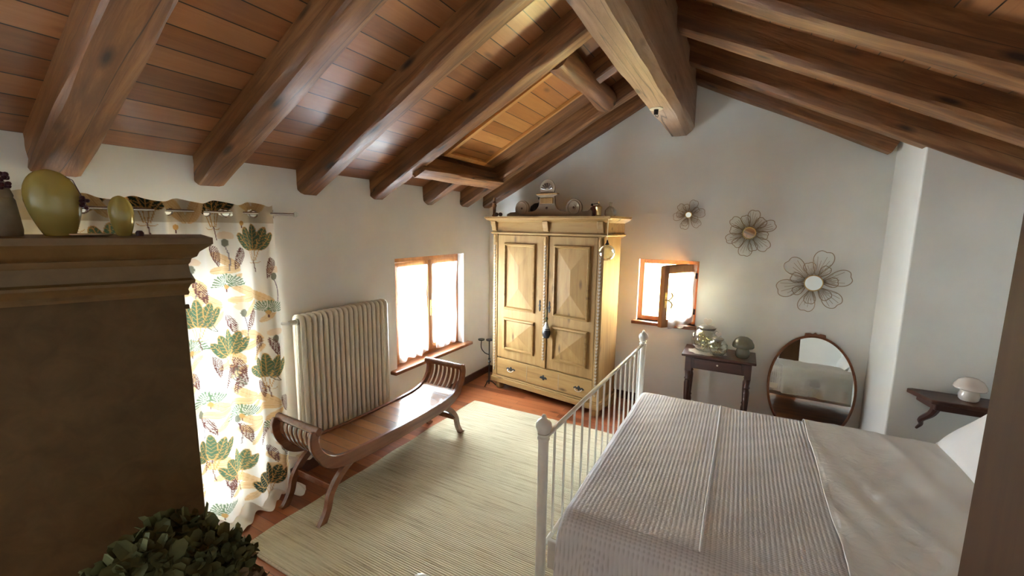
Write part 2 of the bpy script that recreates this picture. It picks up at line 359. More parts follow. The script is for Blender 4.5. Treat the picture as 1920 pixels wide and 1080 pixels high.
# ------------------------------------------------------------------ room shell
ZL = 2.40; SLL = .539; APX = 2.34; ZA = ZL + SLL*APX; SLR = .503
XR = 4.76; YB = -6.5
zr = lambda x: ZA - SLR*(x-APX)
def wall_x(x0, x1, ya, yb, z0, z1, holes):
    b = MB(); ys = sorted({ya, yb, *[h[0] for h in holes], *[h[1] for h in holes]})
    for a, c in zip(ys[:-1], ys[1:]):
        hs = [h for h in holes if h[0] <= a and h[1] >= c]
        if not hs: b.box(x0, x1, a, c, z0, z1)
        else:
            h = hs[0]
            if h[2] > z0: b.box(x0, x1, a, c, z0, h[2])
            if h[3] < z1: b.box(x0, x1, a, c, h[3], z1)
    return b
WY1, WY2, WZ1, WZ2 = -1.775, -.603, .555, 1.673
struct(wall_x(-.32, 0, YB-.32, .32, -.1, ZL+.04, [(WY1, WY2, WZ1, WZ2), (-4.2, -3.14, 0.0, 1.82), (-6.1, -5.1, .8, 1.75)]).build('wall_left', M['plaster']))  # last opening is cut for the added, unseen fill window
GX1, GX2, GZ1, GZ2 = 1.976, 2.597, .967, 1.664
def gable(y0, y1, hole):
    b = MB()
    xs = sorted({-.32, hole[0], hole[1], APX, XR+.32})
    zt = lambda x: (ZL+SLL*x if x <= APX else zr(x)) + .05
    for a, c in zip(xs[:-1], xs[1:]):
        segs = [(-.1, None)] if not (hole[0] <= a and c <= hole[1]) else [(-.1, hole[2]), (hole[3], None)]
        for lo, hi in segs:
            if hi is None: b.prism([(a, lo), (c, lo), (c, zt(c)), (a, zt(a))], y0, y1, 'y')
            else: b.box(a, c, y0, y1, lo, hi)
    return b
struct(gable(0, .32, (GX1, GX2, GZ1, GZ2)).build('wall_back', M['plaster'], fix=False))
struct(gable(YB-.32, YB, (3.3, 3.3, 1, 1)).build('wall_front', M['plaster'], fix=False))
struct(MB().box(XR, XR+.32, YB-.32, .32, -.1, 2.6).build('wall_right', M['plaster']))
struct(MB().box(-.32, XR+.32, YB-.32, .32, -.12, 0).build('floor', M['floor']))
# chimney breast / pier in the right corner
PX, PY = 4.08, -.717
b = MB(); b.prism([(PX, 0), (XR+.02, 0), (XR+.02, zr(XR)+.02), (PX, zr(PX)+.02)], PY, .02, 'y')
struct(b.build('wall_pier', M['plaster'], bevel=.012, seg=3))
# ceiling slopes, board clad; built in a tilted frame so the boards run along y
aL = math.atan(SLL); aR = math.atan(SLR)
LL = (APX+.4)/math.cos(aL)
c1 = MB().box(-.4/math.cos(aL), APX/math.cos(aL), YB-.32, .32, 0, .08).build('ceiling', M['planks'], loc=(0, 0, ZL), rot=(0, -aL, 0)); struct(c1)
c2 = MB().box(0, (XR+.35-APX)/math.cos(aR), YB-.32, .32, 0, .08).build('ceiling', M['planks'], loc=(APX, 0, ZA), rot=(0, aR, 0)); struct(c2)
# skirting
struct(MB().box(0, .018, -3.14, -.0, 0, .095).build('baseboard_left', M['base_wood'], bevel=.004))
struct(MB().box(0, PX, -.018, 0, 0, .095).build('baseboard_back', M['dark_wood'], bevel=.004))
struct(MB().box(PX-.018, PX, PY, -.018, 0, .095).build('baseboard_pier', M['dark_wood'], bevel=.004))

# ------------------------------------------------------------------ timber roof
def timber(L, w_, h, seed, wob=.006, rnd=.35, n=28, sag=0):
    """rough timber along +x, top at z=0, centred on y; rounded lower half"""
    r = random.Random(seed); k = 14; ph = [r.uniform(0, 6.28) for _ in range(8)]
    b = MB(); vs = []; fs = []
    sec = [(-.5, 0), (-.5, -.28), (-.49, -.55), (-.43, -.78), (-.32, -.93), (-.17, -1), (.17, -1), (.32, -.93), (.43, -.78), (.49, -.55), (.5, -.28), (.5, 0)]
    sec = [(a*(1-rnd*0)+0, c) for a, c in sec]
    sq = [(-.5, 0), (-.5, -.3), (-.5, -.6), (-.5, -.86), (-.46, -.96), (-.36, -1), (.36, -1), (.46, -.96), (.5, -.86), (.5, -.6), (.5, -.3), (.5, 0)]
    m_ = len(sec); rnd = rnd*.45 if rnd < .95 else rnd
    for i in range(n+1):
        t = i/n; x = L*t
        for j in range(m_):
            a = (sec[j][0]*rnd + sq[j][0]*(1-rnd))*w_; c = (sec[j][1]*rnd + sq[j][1]*(1-rnd))*h
            d = wob*(math.sin(x*2.3+ph[0]+j*.7) + .6*math.sin(x*6.1+ph[1]+j*1.9) + .4*math.sin(x*13+ph[2]+j*2.7))
            e = wob*(math.sin(x*1.9+ph[3]) + .6*math.sin(x*5.3+ph[4]+j*1.1))
            vs.append((x, a + (d if j not in (0, m_-1) else d*.3), c + (e if 1 < j < m_-2 else 0)))
    for i in range(n):
        for j in range(m_-1): fs.append((i*m_+j, i*m_+j+1, (i+1)*m_+j+1, (i+1)*m_+j))
        fs.append((i*m_+m_-1, i*m_, (i+1)*m_, (i+1)*m_+m_-1))
    fs += [tuple(range(m_))[::-1], tuple(n*m_+j for j in range(m_))]
    return b.add(vs, fs)
GR = 'rafters on the left roof slope'
left = [(-5.46, .18, .17, 'thick left slope rafter overhead behind the viewer side of the first visible one', .4),
        (-4.77, .18, .17, 'left slope rafter at the picture edge above the dark cupboard', .4),
        (-4.068, .19, .168, 'broad left slope rafter ending above the large olive vase', .35),
        (-3.382, .168, .168, 'split left slope rafter ending above the patterned curtain', .5),
        (-2.69, .172, .165, 'left slope rafter ending above the right end of the curtain rod', .6),
        (-1.978, .17, .165, 'left slope rafter ending between radiator and left window, beside the roof hatch', .75),
        (-.59, .16, .165, 'left slope rafter right of the roof hatch, ending near the wardrobe', .6),
        (-.085, .17, .150, 'left slope rafter lying against the gable wall above the wardrobe', .5)]
for i, (y, ww, hh, lab, rd) in enumerate(left):
    o = timber((APX+.1)/math.cos(aL), ww, hh, i+1, rnd=rd).build('rafter', M['beam'], smooth=True, sharp=24, loc=(-.06, y, ZL-.06*SLL+.002), rot=(0, -aL, 0))
    tag(o, lab, 'beam', GR)
# the rafter cut by the hatch: stub at the wall, stub at the ridge
o = timber(.50/math.cos(aL), .19, .17, 31, rnd=1).build('rafter', M['beam'], smooth=True, sharp=24, loc=(-.06, -1.25, ZL-.06*SLL+.002), rot=(0, -aL, 0))
tag(o, 'short round rafter stub under the lower hatch crosspiece at the left wall', 'beam', GR)
o = timber(.62/math.cos(aL), .17, .15, 32, rnd=.8).build('rafter', M['beam'], smooth=True, sharp=24, loc=(1.66, -1.25, ZL+1.66*SLL+.002), rot=(0, -aL, 0))
tag(o, 'short rafter stub between upper hatch log and ridge beam', 'beam', GR)
GR = 'rafters on the right roof slope'
right = [(-.09, .18, .150, 'right slope rafter lying against the gable wall, stopping at the white pier', 1.76),
         (-.69, .18, .165, 'right slope rafter resting over the front face of the white pier', 2.6),
         (-1.42, .20, .168, 'third right slope rafter counted from the gable wall', 2.6),
         (-2.11, .20, .172, 'fourth right slope rafter counted from the gable wall', 2.6),
         (-2.85, .20, .175, 'right slope rafter at the top right corner of the view', 2.6),
         (-3.6, .20, .175, 'right slope rafter overhead beside the viewer', 2.6)]
for i, (y, ww, hh, lab, L) in enumerate(right):
    o = timber((L if L > 2 else L)/math.cos(aR), ww, hh, i+51, rnd=.6).build('rafter', M['beam'], smooth=True, sharp=24, loc=(APX-.02, y, ZA+.01+.002), rot=(0, aR, 0))
    tag(o, lab, 'beam', GR)
# ridge beam with a wane along the lower right edge
def ridge():
    r = random.Random(7); b = MB(); n = 60; vs = []; fs = []
    sec = [(2.215, 3.53), (2.222, 3.2), (2.225, 2.975), (2.233, 2.96), (2.3, 2.957), (2.395, 2.958), (2.445, 3.0), (2.453, 3.04), (2.453, 3.3), (2.455, 3.53)]
    m_ = len(sec)
    for i in range(n+1):
        y = -6.7 + (6.78)*i/n
        for j, (x, z) in enumerate(sec):
            k = .003*math.sin(y*1.7+j*.5) + .002*math.sin(y*5.1+j*1.3) + .0015*math.sin(y*11+j)
            if j in (5, 6): x -= .018*max(0, math.sin(y*1.1+1.2))
            vs.append((x+k, y, z + (k if 1 < j < 8 else 0)))
    for i in range(n):
        for j in range(m_): fs.append((i*m_+j, i*m_+(j+1) % m_, (i+1)*m_+(j+1) % m_, (i+1)*m_+j))
    fs += [tuple(range(m_))[::-1], tuple(n*m_+j for j in range(m_))]
    return b.add(vs, fs)
rb = thing('ridge_beam', 'massive pale brown ridge beam running to the gable wall', 'beam', (2.34, 0, 2.957))
ridge().build('timber', M['ridge'], rb, smooth=True, sharp=18, loc=(-2.34, 0, -2.957))
hk = thing('ceiling_hook', 'small black socket with a pale ring under the ridge beam', 'hook', (2.287, -1.19, 2.957))
MB().lathe([(.020, .002), (.052, .002), (.052, -.008), (.046, -.011), (.020, -.011)], n=24).build('ring', M['wax'], hk, smooth=True)
MB().lathe([(0, .002), (.019, .002), (.017, -.05), (.0, -.052)], n=16).build('socket', M['black'], hk, smooth=True)
MB().tube([(0,0,-.045), (0,0,-.062), (.015,0,-.07), (.018,0,-.055)], .003, 6).build('hook_wire', M['iron'], hk, smooth=True)
# roof hatch
hp = thing('roof_hatch', 'orange boarded roof hatch panel with slim battens between two logs', 'hatch', (.5, -1.2, ZL+.5*SLL))
hp.rotation_euler = (0, -aL, 0)
Lh = 1.13/math.cos(aL)
MB().box(0.0, Lh, -.66, .53, -.012, .004).build('panel', M['hatch'], hp)
for nm, (x0, x1, y0, y1) in {'left': (0.0, Lh, -.66, -.41), 'bottom': (.0, .05, -.41, .23), 'top': (Lh-.06, Lh, -.41, .4)}.items():
    if nm == 'left': x0, x1, y0, y1 = 0.0, Lh, -.455, -.41
    MB().box(x0, x1, y0, y1, -.045, -.012).build('frame_strip', M['hatch_trim'], hp, bevel=.004)
MB().box(.0, Lh, .205, .235, -.04, -.012).build('batten', M['hatch_trim'], hp, bevel=.004)
MB().box(.02, Lh, .245, .50, -.03, -.012).build('dark_board', M['beam'], hp, bevel=.004)
# crosspieces
o = timber(1.36, .155, .13, 77, rnd=.12).build('hatch_crosspiece', M['beam_y'], smooth=True, sharp=24, loc=(.43, -1.96, ZL+.43*SLL-.075), rot=(0, -aL, 0))
me = o.data
me.transform(Matrix.Rotation(PI/2, 4, 'Z')); tag(o, 'squared wooden crosspiece at the lower end of the roof hatch', 'beam')
b = MB(); P = []; Rr = []
for i in range(22):
    t = i/21; P.append((1.70 + .03*math.sin(t*3), -1.90 + 1.24*t, 3.222 + .05*t*0 - .02*math.sin(t*PI))); Rr.append(.098 + .012*math.sin(t*7+1))
o = b.tube(P, Rr, 14).build('hatch_crosspiece', M['beam_y'], smooth=True)
tag(o, 'round log crosspiece with a flat underside at the upper end of the roof hatch', 'beam')

# ------------------------------------------------------------------ windows
def frame_rect(b, a0, a1, z0, z1, wd, d0, d1, ax):
    """rectangular frame; ax = depth axis"""
    def bx(p0, p1, q0, q1):
        if ax == 'x': b.box(d0, d1, p0, p1, q0, q1)
        else: b.box(p0, p1, d0, d1, q0, q1)
    bx(a0, a0+wd, z0, z1); bx(a1-wd, a1, z0, z1); bx(a0+wd, a1-wd, z0, z0+wd); bx(a0+wd, a1-wd, z1-wd, z1)
    return b
def hem_curtain(w_, h, seed, nu=60, nv=60, amp=.012, waves=3.5):
    r = random.Random(seed); p0 = r.uniform(0, 6)
    def f(u, v):
        x = (u-.5)*w_*(1 - .06*math.sin(v*PI)); z = h*(1-v)
        zz = z - (.018*abs(math.sin(u*PI*3+.4)) + .012*math.sin(u*9+p0))*max(0, v-.9)/.1
        return (x, amp*math.sin(u*2*PI*waves+p0)*(.3+.7*v) + .006*math.sin(v*9+u*5), zz)
    return MB().grid(f, nu, nv)
# left wall casement
w1 = bpy.data.objects.new('window_1', None); C.objects.link(w1); w1.location = (-.1, (WY1+WY2)/2, WZ1); w1['kind'] = 'structure'
hw = (WY2-WY1)/2; hh = WZ2-WZ1
frame_rect(MB(), -hw, hw, 0, hh, .055, -.045, .015, 'x').build('window_frame', M['win_wood'], w1, bevel=.006)
for sgn in (-1, 1):
    a0, a1 = (-hw+.05, .018) if sgn < 0 else (.018, hw-.05)
    ss = frame_rect(MB(), a0, a1, .045, hh-.045, .062, -.03, .03, 'x').build('sash', M['win_wood'], w1, bevel=.008)
    MB().box(-.004, .0, a0+.06, a1-.06, .1, hh-.1).build('pane', M['pane'], ss)
MB().box(.03, .045, -.02, .045, .05, hh-.05).build('cover_strip', M['win_wood'], w1, bevel=.006)
hd = MB().box(.045, .053, .006, .032, .44, .62).build('handle_plate', M['brass'], w1, bevel=.004)
MB().tube(bez([(.05, .019, .53), (.085, .02, .53), (.095, .045, .50), (.092, .06, .46)]), .0075, 8).tube(bez([(.085, .02, .53), (.095, .045, .56), (.092, .062, .585)]), .006, 8).build('lever', M['brass'], hd, smooth=True)
struct(MB().prism([(-.1, 0), (.075, 0), (.075, .038), (-.1, .038)], -1.87, -.50, 'y').build('trim_1', M['sill_wood'], bevel=.012, loc=(0, 0, WZ1-.036), seg=3))
for sgn, lab in ((-1, 'white sheer curtain on the left sash of the left wall window'), (1, 'white sheer curtain on the right sash of the left wall window')):
    o = hem_curtain(.44 if sgn < 0 else .43, .98, 5+sgn).build('sash_curtain', M['sheer'], smooth=True, loc=(-.045, -1.189 + sgn*.285 + .014, WZ1+.045), rot=(0, 0, PI/2), fix=False)
    tag(o, lab, 'curtain', 'sheer curtains on the left wall window')
# gable casement: left leaf shut, right leaf swung in
w2 = bpy.data.objects.new('window_2', None); C.objects.link(w2); w2.location = ((GX1+GX2)/2, .09, GZ1); w2['kind'] = 'structure'
gw = (GX2-GX1)/2; gh = GZ2-GZ1
frame_rect(MB(), -gw, gw, 0, gh, .05, -.03, .05, 'y').build('window_frame', M['win_wood'], w2, bevel=.006)
lw = .545; LA = 1.08
s2 = frame_rect(MB(), -lw, 0, .035, gh-.035, .078, -.025, .025, 'y').build('sash', M['win_wood'], w2, bevel=.007, loc=(gw-.04, -.045, 0), rot=(0, 0, LA))
MB().box(-lw+.07, -.07, -.002, .002, .105, gh-.105).build('pane', M['pane'], s2)
hd = MB().box(-lw+.022, -lw+.046, -.032, -.025, .24, .40).build('handle_plate', M['brass'], s2, bevel=.003)
MB().tube(bez([(-lw+.034, -.03, .32), (-lw+.034, -.065, .32), (-lw+.08, -.075, .28), (-lw+.07, -.07, .235)]), .008, 8).tube(bez([(-lw+.034, -.065, .32), (-lw+.08, -.075, .36), (-lw+.065, -.07, .40)]), .007, 8).build('lever', M['brass'], hd, smooth=True)
for z in (.15, .54): MB().tube([(-.01, -.03, z-.03), (-.01, -.03, z+.03)], .010, 8).build('hinge', M['iron'], s2, smooth=True)
struct(MB().box(GX1-.045, GX2+.02, -.06, .09, GZ1-.038, GZ1).build('trim_2', M['sill_wood'], bevel=.008))
ca, sa = math.cos(LA), math.sin(LA)
hx, hy = (GX1+GX2)/2+gw-.04, .045
mx_, my_ = -lw/2+.01, -.045
o = hem_curtain(.40, .56, 9, amp=.010, waves=2.2).build('sash_curtain', M['sheer'], smooth=True, fix=False,
    loc=(hx + mx_*ca - my_*sa, hy + mx_*sa + my_*ca, GZ1+.03), rot=(0, 0, LA))
tag(o, 'short white sheer curtain on the open leaf of the gable window', 'curtain')
# french door behind the patterned curtain
d1 = bpy.data.objects.new('door_1', None); C.objects.link(d1); d1.location = (-.12, -3.67, 0); d1['kind'] = 'structure'
frame_rect(MB(), -.53, .53, 0, 1.82, .055, -.03, .03, 'x').build('door_frame', M['win_wood'], d1, bevel=.006)
for a0, a1 in ((-.475, 0), (0, .475)):
    ss = frame_rect(MB(), a0, a1, .055, 1.765, .08, -.03, .03, 'x').build('door_leaf', M['win_wood'], d1, bevel=.006)
    MB().box(-.004, 0, a0+.075, a1-.075, .13, 1.69).build('pane', M['pane'], ss)
w3 = bpy.data.objects.new('added_fill_window', None); C.objects.link(w3); w3.location = (-.1, -5.6, .8); w3['kind'] = 'structure'  # unseen window added behind the camera to light the bed and pier
frame_rect(MB(), -.5, .5, 0, .95, .05, -.03, .03, 'x').build('window_frame', M['win_wood'], w3, bevel=.006)
for a0, a1 in ((-.45, 0), (0, .45)):
    ss = frame_rect(MB(), a0, a1, .05, .90, .05, -.03, .03, 'x').build('sash', M['win_wood'], w3, bevel=.006)
    MB().box(-.004, 0, a0+.045, a1-.045, .095, .855).build('pane', M['pane'], ss)
# outside: ochre wall added to bounce warm light in through the gable window
o = MB().box(-1.5, 7.5, 3.2, 3.5, -2.5, 2.4).build('ochre_bounce_wall', M['ochre']); tag(o, 'sunlit ochre wall added outside the small gable window to throw warm light in', 'wall')

# ------------------------------------------------------------------ patterned curtain
def pattern(Y, Z):
    H = np.zeros(Y.shape + (3,)); H[:] = (.80, .78, .71)
    def P_(mask, col): H[mask] = col
    def el(y0, z0, a, b_, ang):
        dy, dz = Y-y0, Z-z0; c, s = math.cos(ang), math.sin(ang)
        u = dy*c + dz*s; v = -dy*s + dz*c; return u/a, v/b_, (u/a)**2 + (v/b_)**2
    def line(y0, z0, y1, z1, w_, col, bend=0):
        L = math.hypot(y1-y0, z1-z0); c, s = (y1-y0)/L, (z1-z0)/L
        u = (Y-y0)*c + (Z-z0)*s; v = -(Y-y0)*s + (Z-z0)*c
        v = v - bend*4*(u/L)*(1-u/L)
        P_((u > 0) & (u < L) & (abs(v) < w_), col)
    G = (.10, .165, .10); G2 = (.17, .25, .15); OR = (.55, .33, .12); BE = (.72, .53, .30); BR = (.16, .07, .06); GY = (.20, .20, .15)
    def beige(y, z, s, ang):
        u, v, e = el(y+s*math.cos(ang)*.5, z+s*math.sin(ang)*.5, s*.55, s*.17, ang)
        P_(e < 1, BE); P_((e < 1) & (abs(v) < .05), (.58, .38, .18)); P_((e < 1) & (abs(np.sin(v*9+0*u)) > .97), (.80, .64, .42))
    def leaf(y, z, L, wd, ang, col):
        u, v, e = el(y+L*.52*math.cos(ang), z+L*.52*math.sin(ang), L*.5, wd, ang)
        P_(e < 1.18, OR); P_(e < 1, col); P_((e < .95) & (abs(v) < .08), OR)
        P_((e < .9) & (abs(np.mod(u*3 - abs(v)*1.1, 1) - .5) < .075), OR)
    def cluster(y, z, s=1.0, col=G):
        for d, L in ((-.62, .135), (.62, .135), (-.32, .155), (.32, .155), (0, .165)):
            leaf(y+d*.05*s, z-.07*s, L*s, .027*s, PI/2-d, col)
        for k in (-.03, -.012, .012, .03):
            line(y+k*s*1.2, z-.06*s, y+k*s*.4, z-.145*s, .0024*s, OR)
        for k in (-1, 1): line(y, z-.15*s, y+.04*k*s, z-.145*s, .002, OR, -.012*k)
        line(y, z-.14*s, y+.012, z-.22*s, .0028, BR)
    def fan(y, z, s=1.0, tilt=0):
        dy, dz = Y-y, Z-(z-.05*s); r = np.hypot(dy, dz*1.25); a = np.arctan2(dz, dy) - tilt
        inside = (r < (.105+.006*np.sin(a*26))*s) & (r > .012*s) & (a > .12) & (a < PI-.12)
        P_(inside, (.80, .78, .71)); P_(inside & (np.sin(a*34) > -.35), G2)
        P_((((dy/(.014*s))**2 + ((dz)/(.016*s))**2) < 1), OR); line(y, z-.065*s, y, z-.085*s, .003, BR)
    def feather(y, z, L, ang, bend, col=BR, k=15):
        for i in range(k):
            t = (i+1)/k; cx = y+L*t*math.cos(ang) - bend*4*t*(1-t)*math.sin(ang)*-1; cz = z+L*t*math.sin(ang) + bend*4*t*(1-t)*math.cos(ang)
            ln = .034*math.sin(PI*min(t*1.02, 1))**.7
            for sg in (-1, 1):
                aa = ang + sg*.95; line(cx, cz, cx+ln*math.cos(aa)+1e-6, cz+ln*math.sin(aa), .0028, col)
        line(y, z, y+L*math.cos(ang), z+L*math.sin(ang), .0022, col, bend)
    def poppy(y, z, h):
        u, v, e = el(y, z+.055, .045, .03, 0); P_((e < 1) & (Z > z+.035), (.76, .62, .47))
        u, v, e = el(y, z+.012, .019, .026, 0); P_(e < 1, GY); line(y, z-.01, y+.012, z-h, .003, (.22, .18, .20), .012)
    ys = [-3.179, -3.549, -3.385, -3.151, -3.534, -3.391, -3.20, -3.92, -3.80, -4.10, -3.95, -3.75, -4.08]
    zs = [1.889, 1.424, 1.205, .984, .541, .366, .16, 1.889, 1.22, 1.5, .984, .5, .3]
    for y, z in [(-3.50, 1.60), (-3.20, 1.52), (-3.08, 1.45), (-3.42, .80), (-3.25, .82), (-3.60, 1.05), (-3.22, .62), (-3.62, .35), (-3.3, 1.1), (-3.87, 1.6), (-3.8, .8), (-4.1, 1.1), (-3.28, .2), (-3.10, .72), (-3.45, .45), (-3.16, 1.20), (-3.55, 1.22), (-3.42, 1.48), (-3.06, .25), (-3.3, 1.72)]:
        beige(y, z, .17, 2.6); beige(y, z-.02, .16, 3.15); beige(y+.01, z-.05, .12, 3.9)
    for y, z in [(-3.36, 1.86), (-3.07, 1.62), (-3.56, 1.70), (-3.29, 1.40), (-3.09, 1.18), (-3.36, 1.02), (-3.36, .66), (-3.10, .36), (-3.58, .78), (-3.7, 1.5), (-3.9, 1.3)]: poppy(y, z, .17)
    for y, z, a in [(-3.32, 1.70, 1.3), (-3.41, 1.72, 1.85), (-3.50, 1.50, 1.95), (-3.27, 1.28, 1.2), (-3.33, 1.27, 2.0), (-3.36, .86, 1.25), (-3.50, .64, 2.1), (-3.14, .26, 1.95), (-3.08, .27, 1.25),
                    (-3.08, 1.06, 1.9), (-3.46, 1.02, 1.8), (-3.57, .95, 2.0), (-3.17, .76, 1.9), (-3.42, .2, 2.0), (-3.30, .5, 1.9), (-3.46, .18, 1.3), (-3.8, 1.7, 1.9), (-3.9, .9, 1.3), (-3.11, 1.62, 1.4), (-3.22, 1.08, 1.3), (-3.05, .62, 1.8), (-3.24, .44, 1.2), (-3.43, .93, 1.1), (-3.58, .40, 1.2), (-3.30, .98, 2.0)]: feather(y, z, .15, a, .012)
    for y, z, t in [(-3.368, 1.636, 0), (-3.119, 1.433, -.2), (-3.335, .743, 0), (-3.125, .555, -.3), (-3.52, .90, .3), (-3.60, 1.25, 0), (-3.50, .12, .4), (-3.26, 2.05, 3.1), (-3.62, 2.02, 3.1), (-4.0, 1.65, 0), (-3.75, 1.05, 0)]: fan(y, z, 1.0, t)
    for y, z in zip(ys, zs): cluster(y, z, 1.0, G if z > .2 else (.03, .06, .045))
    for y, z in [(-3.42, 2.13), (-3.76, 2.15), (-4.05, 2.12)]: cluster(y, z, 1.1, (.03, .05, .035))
    for y, z in [(-3.16, 2.06), (-3.55, 2.0), (-3.9, 2.03)]: beige(y, z, .2, 1.2); beige(y-.02, z, .2, 2.2)
    for y, z in [(-3.08, .88), (-3.45, 1.32), (-3.3, .92)]: line(y, z, y-.08, z+.09, .003, GY, .02); line(y, z, y-.03, z+.13, .003, GY, .02)
    return H
def build_curtain():
    nu, nv = 330, 560; u = np.linspace(0, 1, nu+1); v = np.linspace(0, 1, nv+1)
    U, V = np.meshgrid(u, v)
    Y = -4.26 + 1.235*U; top = 2.125; Lt = 2.30; T = V*Lt   # arc length from top
    Z = np.maximum(top - T, 0); over = np.clip(T-(top-.015), 0, 1)
    ph = U*2*PI*6.6 + .5
    amp = .036 + .014*V
    X = .085 + amp*np.sin(ph + .5*np.sin(V*3+U*4) + .45*np.sin(ph)) + .006*np.sin(V*7+U*17)
    Yd = Y + .012*np.sin(V*2.2+U*6)*V + .03*V*(U-.5)
    Zc = np.where(over > 0, .012 + .05*np.sin(np.clip(over/.19, 0, 1)*PI)*(.6+.4*np.sin(ph*1.3)) + .012*np.sin(ph*2.1), Z)
    X = X + np.where(over > 0, over*.75*(.8+.3*np.sin(ph*.5)), 0); Yd = Yd + np.where(over > 0, .25*over*np.sin(U*9), 0)
    sc = .012*np.sin(U*PI*12)*(V < .06)
    Zc = Zc + sc*(1-V/.06)*(V < .06)
    col = pattern(Y + .012*np.sin(ph), top - T*1.0)
    header = (T < .125)
    col[header] = col[header]*np.array([.66, .6, .5])     # doubled lining fabric of the header band
    co_ = np.stack([X, Yd, Zc], -1).reshape(-1, 3)
    idx = np.arange((nu+1)*(nv+1)).reshape(nv+1, nu+1)
    a, b_, c, d = idx[:-1, :-1].ravel(), idx[:-1, 1:].ravel(), idx[1:, 1:].ravel(), idx[1:, :-1].ravel()
    # grommet holes
    yc = (Y[:-1, :-1] + Y[1:, 1:])/2; zc = top - (T[:-1, :-1]+T[1:, 1:])/2
    keep = np.ones(yc.shape, bool)
    for gy in GY_: keep &= (((yc-gy)/.026)**2 + ((zc-2.06)/.022)**2 > 1)
    k = keep.ravel(); F = np.stack([a, b_, c, d], -1)[k]
    me = bpy.data.meshes.new('patterned_curtain'); me.vertices.add(len(co_)); me.vertices.foreach_set('co', co_.ravel())
    me.loops.add(len(F)*4); me.loops.foreach_set('vertex_index', F.ravel()); me.polygons.add(len(F))
    me.polygons.foreach_set('loop_start', np.arange(0, len(F)*4, 4)); me.polygons.foreach_set('loop_total', np.full(len(F), 4))
    me.update(); me.validate()
    ca_ = me.color_attributes.new('print', 'FLOAT_COLOR', 'POINT')
    ca_.data.foreach_set('color', np.concatenate([col.reshape(-1, 3), np.ones((len(co_), 1))], 1).ravel())
    me.polygons.foreach_set('use_smooth', [True]*len(F))
    m_, nt, p = mat('printed_cotton')
    at = nd(nt, 'ShaderNodeVertexColor', layer_name='print'); nt.links.new(at.outputs[0], p.inputs['Base Color']); p.inputs['Roughness'].default_value = .9
    p.inputs['Specular IOR Level'].default_value = .15
    mp = coords(nt); n = nd(nt, 'ShaderNodeTexNoise', i_Scale=300.0); nt.links.new(mp.outputs[0], n.inputs['Vector']); bump(nt, p, n.outputs[0], .1, .002)
    t = nd(nt, 'ShaderNodeBsdfTranslucent'); nt.links.new(at.outputs[0], t.inputs[0])
    mxs = nd(nt, 'ShaderNodeMixShader'); mxs.inputs[0].default_value = .05
    nt.links.new(p.outputs[0], mxs.inputs[1]); nt.links.new(t.outputs[0], mxs.inputs[2]); nt.links.new(mxs.outputs[0], nt.nodes['Material Output'].inputs[0])
    me.materials.append(m_)
    o = bpy.data.objects.new('fabric', me); C.objects.link(o); return o
GY_ = [-3.17, -3.345, -3.46, -3.66, -3.84, -4.02, -4.18]
ct = thing('patterned_curtain', 'floor length cream curtain printed with green leaf fans and beige leaves', 'curtain', (0, 0, 0))
build_curtain().parent = ct
for gy in GY_:
    MB().tube([(.085, gy+.027*math.cos(a), 2.06+.023*math.sin(a)) for a in [2*PI*i/20 for i in range(20)]], .005, 6, closed=True).build('grommet', M['chrome'], ct, smooth=True)
rd = thing('curtain_rod', 'dark metal curtain rod with crystal knob end', 'curtain rod', (.085, -2.88, 2.066))
MB().tube([(0, -1.6, 0), (0, 0, 0)], .009, 12).build('rod', M['chrome'], rd, smooth=True)
MB().lathe([(0, 0), (.016, .006), (.02, .02), (.012, .034), (0, .04)], n=8, ax='y').build('finial', M['thin_glass'], rd)
MB().box(-.085, -.078, -.02, .02, -.03, .03).box(-.08, 0, -.005, .005, -.014, -.006).build('bracket', M['chrome'], rd, loc=(0, -.12, 0))

# ------------------------------------------------------------------ radiator
ra = thing('radiator', 'tall cream column radiator on the left wall between curtain and window', 'radiator', (0, -2.5, 0))
b = MB(); y0 = -.44
z0, z1 = .20, 1.315
for dx, dz in ((.08, 0), (.125, .002), (.17, 0)):
    b.tube(bez([(dx, 0, z0+.03), (dx, 0, z0+.2), (dx, 0, .75), (dx, 0, z1-.2), (dx, 0, z1-.03)], 3), .0172, 12)
b.tube(bez([(.08, 0, z0+.035), (.09, 0, z0+.008), (.125, 0, z0), (.16, 0, z0+.008), (.17, 0, z0+.035)], 5), .0185, 10)
b.tube(bez([(.08, 0, z1-.035), (.09, 0, z1-.008), (.125, 0, z1), (.16, 0, z1-.008), (.17, 0, z1-.035)], 5), .0185, 10)
for z in (z0+.035, z1-.035): b.lathe([(.026, -.024), (.026, .024)], (.125, 0, z), 14, ax='y')
sec0 = b.build('section', M['enamel'], ra, smooth=True, loc=(0, y0+.0245, 0))
N = 18
for i in range(1, N):
    c = sec0.copy(); C.objects.link(c); c.parent = ra; c.location = (0, y0+.0245+i*.049, 0)
for z, nm in ((z1-.035, 'upper_valve'), (z0+.035, 'lower_valve')):
    b = MB().tube([(.125, y0+.01, z), (.125, y0-.05, z)], .018, 10)
    b.build(nm, M['enamel'], ra, smooth=True)
    MB().tube(bez([(.125, y0-.045, z), (.125, y0-.07, z), (.08, y0-.085, z), (.006, y0-.085, z)], 5), .011, 8).lathe([(.026, .002), (.026, .008), (.012, .014)], (0, y0-.085, z), 16, ax='x').build('pipe', M['white_plastic'], ra, smooth=True)

